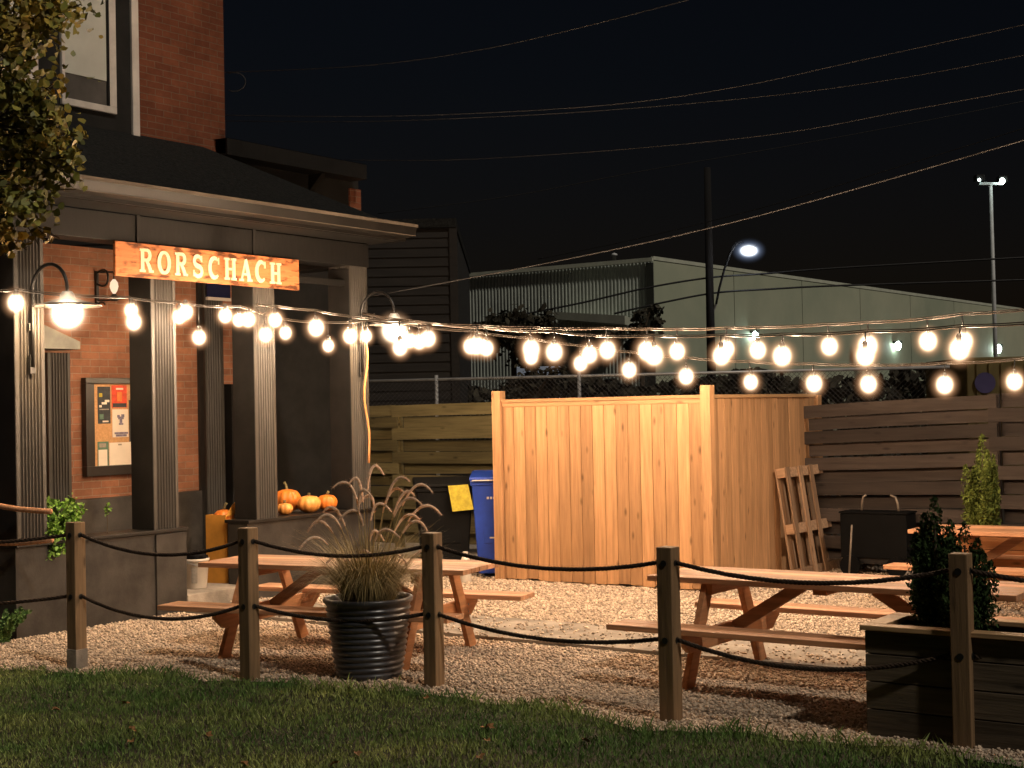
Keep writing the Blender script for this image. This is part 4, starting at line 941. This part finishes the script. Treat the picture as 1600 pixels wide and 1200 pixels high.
# ------------------------------------------------------------------ slat fence at the back
fd = Vector((1.9, -1.2, 0)).normalized(); ang = math.atan2(fd.y, fd.x)
F0 = Vector((-1.76, 18, 0)) + Vector((1.9, -1.2, 0)) * .194
SPN = 1.047 * math.hypot(1.9, 1.2)
ztop = {-1: 1.75, 0: 1.745, 1: 1.78, 2: 1.66, 3: 1.68, 4: 1.74}
sf = thing('slat_fence', 'long horizontal slat fence with alternating boards along the back of the yard', 'fence', F0, ang)
for k in range(-1, 5):
    x = SPN * k; zt_ = 1.76 if k < 2 else (1.70 if k == 2 else 1.74)
    MB().b(x - .05, x + .05, -.03, .05, 0, zt_ + .0).build('post', 'slat_olive' if k < 2 else 'slat_brown', sf, bevel=.005)
    if k == 4: break
    mb = MB(); z0a, z1a = (1.755, 1.765) if k < 1 else ((1.77, 1.72) if k == 1 else ((1.63, 1.735) if k == 2 else (1.745, 1.75)))
    nb_ = 12
    for i in range(nb_):
        fr_ = (i + .5) / nb_
        za, zb_ = .10 + (z0a - .10) * fr_, .10 + (z1a - .10) * fr_; hb = (z0a - .10) / nb_ * (1.04 if i % 2 else 1.0)
        side = (-.056 if (i + k) % 2 else .052); xa, xb = (x - .04, x + SPN + .04) if (i + k) % 2 else (x + .06, x + SPN - .06)
        sgm = 7; T = rnd.uniform(-1, 1)
        bow = rnd.uniform(-.012, .012)
        for j in range(sgm):
            t0, t1 = j / sgm, (j + 1) / sgm
            f0 = lambda t: Vector((xa + (xb - xa) * t, side + .012 * math.sin(3.14 * t), za + (zb_ - za) * t + bow * math.sin(3.14 * t)))
            mb.beam(f0(t0), f0(t1) + Vector((.0005, 0, 0)), .02, hb * .955, (0, 0, 1), T)
    mb.build('slat_panel', 'slat_olive' if k < 2 else 'slat_brown', sf)

# ------------------------------------------------------------------ chain-link fence behind
cf0 = at(480, 600, 21); cfa = math.atan2(-.42, 1)
cf = thing('chain_link_fence', 'grey chain link fence rising behind the slat fence', 'fence', (-3.2, 20.7, 0), R(-12))
zt_ = at(680, 593, 20.2).z
MB().tube([(0, 0, zt_), (9, 0, zt_)], .021, 8).build('top_rail', 'galv', cf, smooth=True)
xl = 0
for px in (500, 682, 905):
    # post positions along the fence
    d_ = ray(px, 600); e_ = Vector((math.cos(R(-12)), math.sin(R(-12)))); p_ = on_line(px, 600, (-3.2, 20.7), (-3.2 + e_.x, 20.7 + e_.y)); x = (Vector((p_.x, p_.y)) - Vector((-3.2, 20.7))).dot(e_)
    MB().tube([(x, .0, 0), (x, .0, zt_ + .06)], .026, 8).build('post', 'galv', cf, smooth=True)
mb = MB(); Z0_, Z1_ = 1.2, zt_ - .02; hgt = Z1_ - Z0_
for i in range(int(9 / .065)):
    x = i * .065
    if x + hgt < 9: mb.tube([(x, -.022, Z0_), (x + hgt, -.022, Z1_)], .0028, 3, cap=False); mb.tube([(x + hgt, -.028, Z0_), (x, -.028, Z1_)], .0028, 3, cap=False)
mb.build('wire_mesh', 'mesh_wire', cf)

# ------------------------------------------------------------------ neighbouring dark house
nh = thing('neighbour_house', 'dark clapboard building behind the porch at the left of the warehouse', 'house', (0, 0, 0))
r0 = at(714, 500, 24); nzt = at(650, 357, 24).z
nb2 = MB()
for i in range(30):
    z = nzt * i / 30; nb2.prism([(r0.x - 8, r0.y - .02, z), (r0.x - 8, r0.y, z + nzt / 30), (r0.x - 8, r0.y + .05, z + nzt / 30), (r0.x - 8, r0.y + .05, z)], (8, 0, 0))
nb2.build('wall', 'neighbour', nh)
MB().b(r0.x - 8, r0.x - .002, r0.y + .053, r0.y + 8, 0, nzt).build('core', 'neighbour', nh)
MB().b(r0.x - .1, r0.x + .03, r0.y - .045, r0.y - .022, 0, nzt).build('corner_board', 'neighbour', nh)
MB().b(r0.x - 8.2, r0.x + .02, r0.y - .06, r0.y + 8.2, nzt + .003, nzt + .15).build('roof', 'shingle', nh)

# ------------------------------------------------------------------ warehouse
wh = thing('warehouse', 'large pale green metal warehouse with corrugated end wall in the distance', 'warehouse', (0, 0, 0))
WC = at(1020, 405, 60); WLp = at(713, 432, 65.4); WRp = at(1600, 485, 99.0)
zC = WC.z; dl = Vector((WLp.x - WC.x, WLp.y - WC.y, 0)); dlL = dl.length * 1.25; dl.normalize(); dr_ = Vector((WRp.x - WC.x, WRp.y - WC.y, 0)); drL = dr_.length; dr_.normalize()
base = Vector((WC.x, WC.y, 0)); nl_ = Vector((dl.y, -dl.x, 0)); nl_ = nl_ if nl_.y < 0 else -nl_
prof = []; nrib = 72
zL = WLp.z
cv_ = []; cf_ = []
for i in range(nrib * 4 + 1):
    t = i / (nrib * 4); ph = i % 4; off = (0, .035, .035, 0)[ph]
    q = base + dl * (dlL * t) + nl_ * off; zz_ = zC + (zL - zC) * min(1, t * 1.25)
    cv_ += [(q.x, q.y, 0), (q.x, q.y, zz_ - .1)]
for i in range(nrib * 4): cf_.append((2 * i, 2 * i + 2, 2 * i + 3, 2 * i + 1))
MB().add(cv_, cf_).build('end_wall', 'corrugated', wh)
mb = MB(); npn = 9
for i in range(npn):
    a_, b_ = base + dr_ * (drL * 1.3 * i / npn + .02), base + dr_ * (drL * 1.3 * (i + 1) / npn - .03)
    za = zC + (WRp.z - zC) * (1.3 * i / npn); zb_ = zC + (WRp.z - zC) * (1.3 * (i + 1) / npn)
    mb.prism([(a_.x, a_.y, 0), (b_.x, b_.y, 0), (b_.x, b_.y, zb_ - .03), (a_.x, a_.y, za - .03)], (-.3, .3, 0))
mb.build('side_wall', 'panelwall', wh)
e_ = base + dr_ * drL * 1.3; ze = zC + (WRp.z - zC) * 1.3
MB().beam(base + Vector((-.02, .02, zC + .05)), e_ + Vector((-.02, .02, ze + .05)), .12, .15).beam(base + Vector((-.02, -.15, zC - .02)), base + dl * dlL + Vector((0, -.15, zL)), .12, .16).build('coping', 'panel_trim', wh)
MB().prism([base + nl_ * .15 + dl * .25, base + nl_ * .15 + Vector((.06, -.1, 0)), base + Vector((.06, .2, 0)), base + dl * .25 + Vector((0, .2, 0))], (0, 0, zC - .15)).build('corner_trim', 'panel_dark', wh)
bR = base + dr_ * drL * 1.3 + Vector((-14, 10, 0)); bL = base + dl * dlL
rf = MB(); rf.add([(base.x, base.y + .2, zC - .1), (e_.x, e_.y + .2, ze - .1), (e_.x - 25, e_.y + 17, ze - .1), (bL.x, bL.y + .2, zL - .1)], [(0, 1, 2, 3)]); rf.build('roof', 'panel_dark', wh)
vt = at(960, 404, 66); MB().lathe([(.08, -.3), (.08, .12), (.14, .13), (.14, .2), (.02, .26)], 10, vt).build('roof_vent', 'pole_steel', wh, smooth=True)
# low canopy on the end wall
ca0, ca1 = at(865, 487, 60.5), at(976, 493, 58.2)
MB().prism([ca0, ca1, ca1 + Vector((0, 0, -.35)), ca0 + Vector((0, 0, -.30))], (.5, 2.2, 0)).build('canopy', 'panel_trim', wh)
for (px, py, yy) in ((1180, 524, 0), (1403, 540, 0), (1560, 545, 0)):
    nr_ = Vector((dr_.y, -dr_.x, 0)); nr_ = nr_ if nr_.y < 0 else -nr_
    o0 = base + nr_ * .25; p = on_line(px, py, (o0.x, o0.y), (o0.x + dr_.x, o0.y + dr_.y)); k_ = p.y / 60
    wp_ = MB().box(p + Vector((0, .1, .14 * k_)), (.34 * k_, .3, .12 * k_)).build('wall_lamp', 'panel_dark', wh)
    MB().sphere(p, .13 * k_, 2, (1, .8, 1.5)).build('lens', 'wallpack', wp_, smooth=True)
dp0 = at(800, 612, 58.5); dp1 = at(876, 560, 58.5)
# pale lit trailer side seen through the leaves
tr = thing('parked_trailer', 'pale bluish box trailer half hidden by leaves behind the board screen', 'trailer', (0, 0, 0))
tq0, tq1 = at(800, 612, 40), at(876, 572, 40)
MB().b(tq0.x, tq1.x, 40, 43, .9, tq1.z).build('box', pm('pale blue trailer paint', (.42, .52, .72), .5, .1, 1), tr, bevel=.02)
for x in (tq0.x + .35, tq1.x - .35): MB().tube([(x, 39.95, .45), (x, 40.25, .45)], .42, 18).build('wheel', 'bin_black', tr)
MB().b(tq0.x + .02, tq1.x - .02, 40.1, 42.9, .5, .897).build('chassis', 'iron', tr)

# ------------------------------------------------------------------ trees and shrubs in the distance
def crown_tree(name, label, px, pyt, pyb, wpx, Y, mat, nl, size, cat='tree', group=None, seed=0):
    rr_ = random.Random(seed); pt = at(px, pyt, Y); pbm = at(px, pyb, Y); hw_ = wpx / 2 * Y / FPX; o = thing(name, label, cat, (pt.x, Y, 0), 0, group)
    ce = []; hc = pt.z - pbm.z
    cl_ = [(rr_.gauss(0, .45) * hw_, rr_.gauss(0, .35) * hw_, pbm.z + hc * (.5 + .33 * max(-1.3, min(1.3, rr_.gauss(0, .7)))), rr_.uniform(.22, .42) * min(hw_, hc)) for _ in range(16)]
    tr_ = MB().tube([(0, 0, 0), (.02, 0, pbm.z + hc * .35), (0, 0, pbm.z + hc * .75)], [.10, .07, .02], 7)
    for (x, y, z, r_) in cl_:
        tr_.tube([(0, 0, pbm.z + hc * .25), (x * .6, y * .6, z - r_ * .3), (x, y, z)], [.04, .02, .008], 5)
        for _ in range(nl // 16): ce.append((x + rr_.gauss(0, .55) * r_, y + rr_.gauss(0, .55) * r_, z + rr_.gauss(0, .5) * r_))
    V_, F_, T_ = leaves(ce, size); npmesh('crown', V_, F_, mat, o, T_); tr_.build('trunk', 'bark', o)
    return o
crown_tree('shrub_tree', 'broad dark tree standing before the corrugated warehouse wall', 800, 478, 560, 120, 38, 'shrub_dark', 2200, .22, seed=1)
crown_tree('shrub_tree', 'small dark tree at the warehouse corner', 1000, 470, 560, 48, 42, 'shrub_dark', 1000, .2, seed=2)
crown_tree('shrub_tree', 'leafy tree in front of the pale trailer above the board screen', 838, 560, 640, 90, 24, 'shrub_dark', 750, .11, seed=3)
ce = []; hz = at(1100, 592, 30).z
for k in range(9000):
    x = rnd.uniform(-1.5, 12.5); ce.append((x, 30 + rnd.gauss(0, .4), hz * rnd.random() ** .5 * (1 + .05 * math.sin(x * 1.7) + .03 * math.sin(x * 4.1))))
hd = thing('hedge', 'long dark hedge in the shadow between the fences and the warehouse', 'hedge', (0, 0, 0))
V_, F_, T_ = leaves(ce, .22); npmesh('foliage', V_, F_, 'shrub_dark', hd, T_)
hb_ = MB()
for i in range(12): hb_.tube([(-1 + i * 1.15, 30, 0), (-1 + i * 1.15, 30, hz * .7)], .04, 5)
hb_.build('stems', 'bark', hd)
# ochre container with a violet disc
oc = thing('container', 'ochre steel container with a violet round emblem at the right edge', 'container', (0, 0, 0))
o0, o1 = at(1512, 640, 24), at(1640, 556, 24)
mb = MB(); mb.b(o0.x, o1.x + 1, 24, 26.4, .1, o1.z)
mb.build('body', 'ochre', oc, bevel=.02)
mb = MB()
for i in range(12): mb.b(o0.x + .15 + i * .2, o0.x + .22 + i * .2, 23.97, 23.998, .15, o1.z - .1)
mb.build('ribs', 'ochre', oc)
dc = at(1541, 598, 23.9); MB().tube([(dc.x, 23.955, dc.z), (dc.x, 23.967, dc.z)], .17, 28).build('emblem', 'violet', oc)

# ------------------------------------------------------------------ utility pole with street lamp, light mast, wires
up_ = thing('utility_pole', 'tall wooden utility pole carrying a lit street lamp', 'utility pole', (0, 0, 0))
ub, ut = at(1111, 560, 44), at(1105, 262, 44)
MB().tube([(ub.x, 44, 0), (ut.x, 44, ut.z)], [.15, .10], 12).build('pole', 'pole_wood', up_, smooth=True)
am = [at(1119, 475, 43.9), at(1124, 450, 43.8), at(1132, 420, 43.7), at(1141, 395, 43.6), at(1150, 381, 43.5), at(1162, 378, 43.4)]
MB().tube(am, .035, 8).build('arm', 'pole_wood', up_, smooth=True)
MB().tube([am[0], Vector((ub.x + .1, 44, am[0].z - .2))], .035, 8).build('arm_clamp', 'pole_steel', up_)
lh = at(1170, 388, 43.3); head = MB().sphere(lh + Vector((0, 0, .06)), .26, 2, (1, .6, .25)).build('lamp_head', 'pole_wood', up_, smooth=True)
MB().sphere(lh + Vector((0, 0, -.06)), .18, 2, (1, .8, .8)).build('lens', 'led', head, smooth=True)
MB().sphere(lh + Vector((0, 0, -.07)), .52, 3, (1.1, 1, .85)).build('glass', 'ledglobe', head, smooth=True)  # added glow shell imitating bloom round the lens
ms = thing('light_mast', 'slender tall floodlight mast beyond the warehouse at right', 'light mast', (0, 0, 0))
mt, mbm = at(1548, 290, 70), at(1556, 560, 70)
MB().tube([(mbm.x, 70, 0), (mt.x, 70, mt.z)], [.12, .075], 10).build('pole', 'pole_steel', ms, smooth=True)
MB().beam(at(1530, 287, 70), at(1567, 287, 70), .12, .12).build('crossarm', 'pole_steel', ms)
for (px, py) in ((1530, 281), (1566, 283)):
    f_ = MB().box(at(px, py, 70) + Vector((0, 0, .08)), (.42, .5, .3)).build('floodlight', 'pole_wood', ms, bevel=.04)
    MB().sphere(at(px, py, 69.7), .13 if px > 1540 else .06, 2, (1, 1, 1.2)).build('lens', 'wallpack', f_, smooth=True)
wires = [
    ('highest overhead wire climbing from the house corner out of the top edge', [(352, 113), (520, 106), (640, 95), (760, 76), (870, 52), (990, 22), (1120, -12)], 15.2, 11, .004, 'wire_light'),
    ('overhead wire crossing from the upper brick wall to the upper right corner', [(352, 180), (520, 182), (700, 179), (950, 164), (1150, 136), (1350, 93), (1640, 30)], 15.3, 12, .004, 'wire_light'),
    ('second of the close pair of overhead wires from the brick wall', [(352, 189), (560, 190), (760, 183), (950, 172), (1200, 150), (1420, 120), (1640, 78)], 15.3, 12, .004, 'wire'),
    ('overhead wire leaving low from the rear eave toward the right edge', [(540, 250), (700, 250), (900, 239), (1100, 222), (1250, 204), (1400, 176), (1640, 132)], 17, 12, .004, 'wire_light'),
    ('faint overhead wire between the eave wire and the bright service wire', [(590, 334), (800, 306), (1000, 268), (1250, 225), (1450, 188), (1640, 150)], 30, 30, .008, 'wire'),
    ('thin overhead wire just above the bright service wire', [(840, 405), (1000, 372), (1200, 322), (1400, 262), (1640, 188)], 30, 26, .008, 'wire'),
    ('brightest thick service wire rising from the farthest porch column to the right', [(578, 463), (720, 437), (900, 402), (1050, 370), (1200, 333), (1400, 277), (1640, 207)], 14.6, 10, .006, 'wire_light'),
    ('upper dark cable crossing in front of the warehouse wall', [(720, 510), (900, 475), (1010, 450), (1108, 434), (1190, 428), (1320, 418), (1640, 400)], 44, 44.2, .03, 'wire'),
    ('lower dark cable crossing in front of the warehouse corner', [(960, 490), (1030, 474), (1115, 458), (1200, 452), (1320, 446), (1640, 436)], 44, 44.2, .03, 'wire'),
]
for lab, pts, y0, y1, r_, mm in wires:
    P_ = [at(px, py, y0 + (y1 - y0) * (px - pts[0][0]) / (pts[-1][0] - pts[0][0])) for px, py in pts]
    sm = []
    for i in range(len(P_) - 1):                                       # Catmull-Rom
        p0_, p1_, p2_, p3_ = P_[max(i - 1, 0)], P_[i], P_[i + 1], P_[min(i + 2, len(P_) - 1)]
        for k in range(8):
            t = k / 8; sm.append(.5 * ((2 * p1_) + (p2_ - p0_) * t + (2 * p0_ - 5 * p1_ + 4 * p2_ - p3_) * t * t + (3 * p1_ - p0_ - 3 * p2_ + p3_) * t ** 3))
    sm.append(P_[-1])
    tag(MB().tube(sm, r_, 5).build('overhead_wire', mm, smooth=True), lab, 'wire', 'overhead wires across the night sky')
# insulator loop at the house corner
lp = HW(sc1, WD - .05, 0); c0 = at(366, 128, lp.y)
tag(MB().tube([c0 + Vector((.12 * math.cos(t), 0, .10 * math.sin(t))) for t in [R(-120 + i * 20) for i in range(13)]], .006, 5).build('cable_loop', 'wire_light', smooth=True), 'small drip loop of cable at the corner of the upper brick wall', 'cable')

# ------------------------------------------------------------------ tree at the left edge, branches reaching into the frame
tY = 9.0; tr0 = Vector((-4.35, 9.2, 0))
tree = thing('tree', 'tree with small yellow green autumn leaves overhanging the upper left corner', 'tree', tr0)
tb = MB().tube([(0, 0, 0), (.03, 0, 1.2), (-.02, .02, 2.4), (.05, 0, 3.6), (0, 0, 5)], [.16, .13, .11, .08, .03], 10)
ce = []
def limb(px, py, Y, z0, rad, nlv):
    p = at(px, py, Y) - tr0; b = Vector((.02, 0, z0)); mid = b.lerp(p, .5) + Vector((0, 0, .12))
    pts = [b, mid, p]; tb.tube(pts, [.03, .016, .005], 6)
    for k in range(nlv):
        q = p + Vector((rnd.gauss(0, rad), rnd.gauss(0, rad), rnd.gauss(0, rad * .85))); ce.append(tuple(q))
    for k in range(max(3, nlv // 40)): tb.tube([p.lerp(mid, .2), p + Vector((rnd.gauss(0, rad), rnd.gauss(0, rad), rnd.gauss(0, rad)))], .004, 4)
for (px, py, rad, nlv) in ((20, 15, .13, 330), (70, 12, .11, 150), (110, 15, .05, 22), (10, 75, .11, 190), (92, 35, .05, 16), (5, 140, .10, 180), (40, 150, .10, 200), (60, 175, .07, 90), (15, 200, .11, 270), (60, 205, .09, 180), (95, 215, .07, 70), (128, 212, .02, 7), (20, 255, .11, 260), (70, 260, .09, 170), (105, 245, .05, 34), (10, 310, .10, 220), (55, 320, .07, 90), (5, 365, .07, 100), (15, 385, .035, 22), (70, 366, .035, 16), (85, 130, .04, 14), (-60, 100, .25, 500), (-70, 250, .25, 500), (-60, 0, .3, 500), (80, -20, .15, 200), (35, 50, .07, 90), (75, 40, .03, 10), (105, 262, .05, 24), (110, 285, .03, 9)):
    limb(px, py, tY + rnd.uniform(-.25, .25), rnd.uniform(2.4, 3.8), rad, nlv)
V_, F_, T_ = leaves(ce, .056, aspect=.75); npmesh('crown', V_, F_, 'treeleaf', tree, T_); tb.build('trunk', 'bark', tree)

# ------------------------------------------------------------------ render settings
sc.view_settings.view_transform = 'Standard'; sc.view_settings.look = 'None'; sc.view_settings.exposure = 0
cy = sc.cycles
cy.use_denoising = True
try: cy.denoiser = 'OPENIMAGEDENOISE'
except Exception: pass
cy.max_bounces = 5; cy.diffuse_bounces = 3; cy.glossy_bounces = 2; cy.transmission_bounces = 2; cy.transparent_max_bounces = 16
cy.sample_clamp_indirect = 4; cy.use_light_tree = True; cy.caustics_reflective = False; cy.caustics_refractive = False
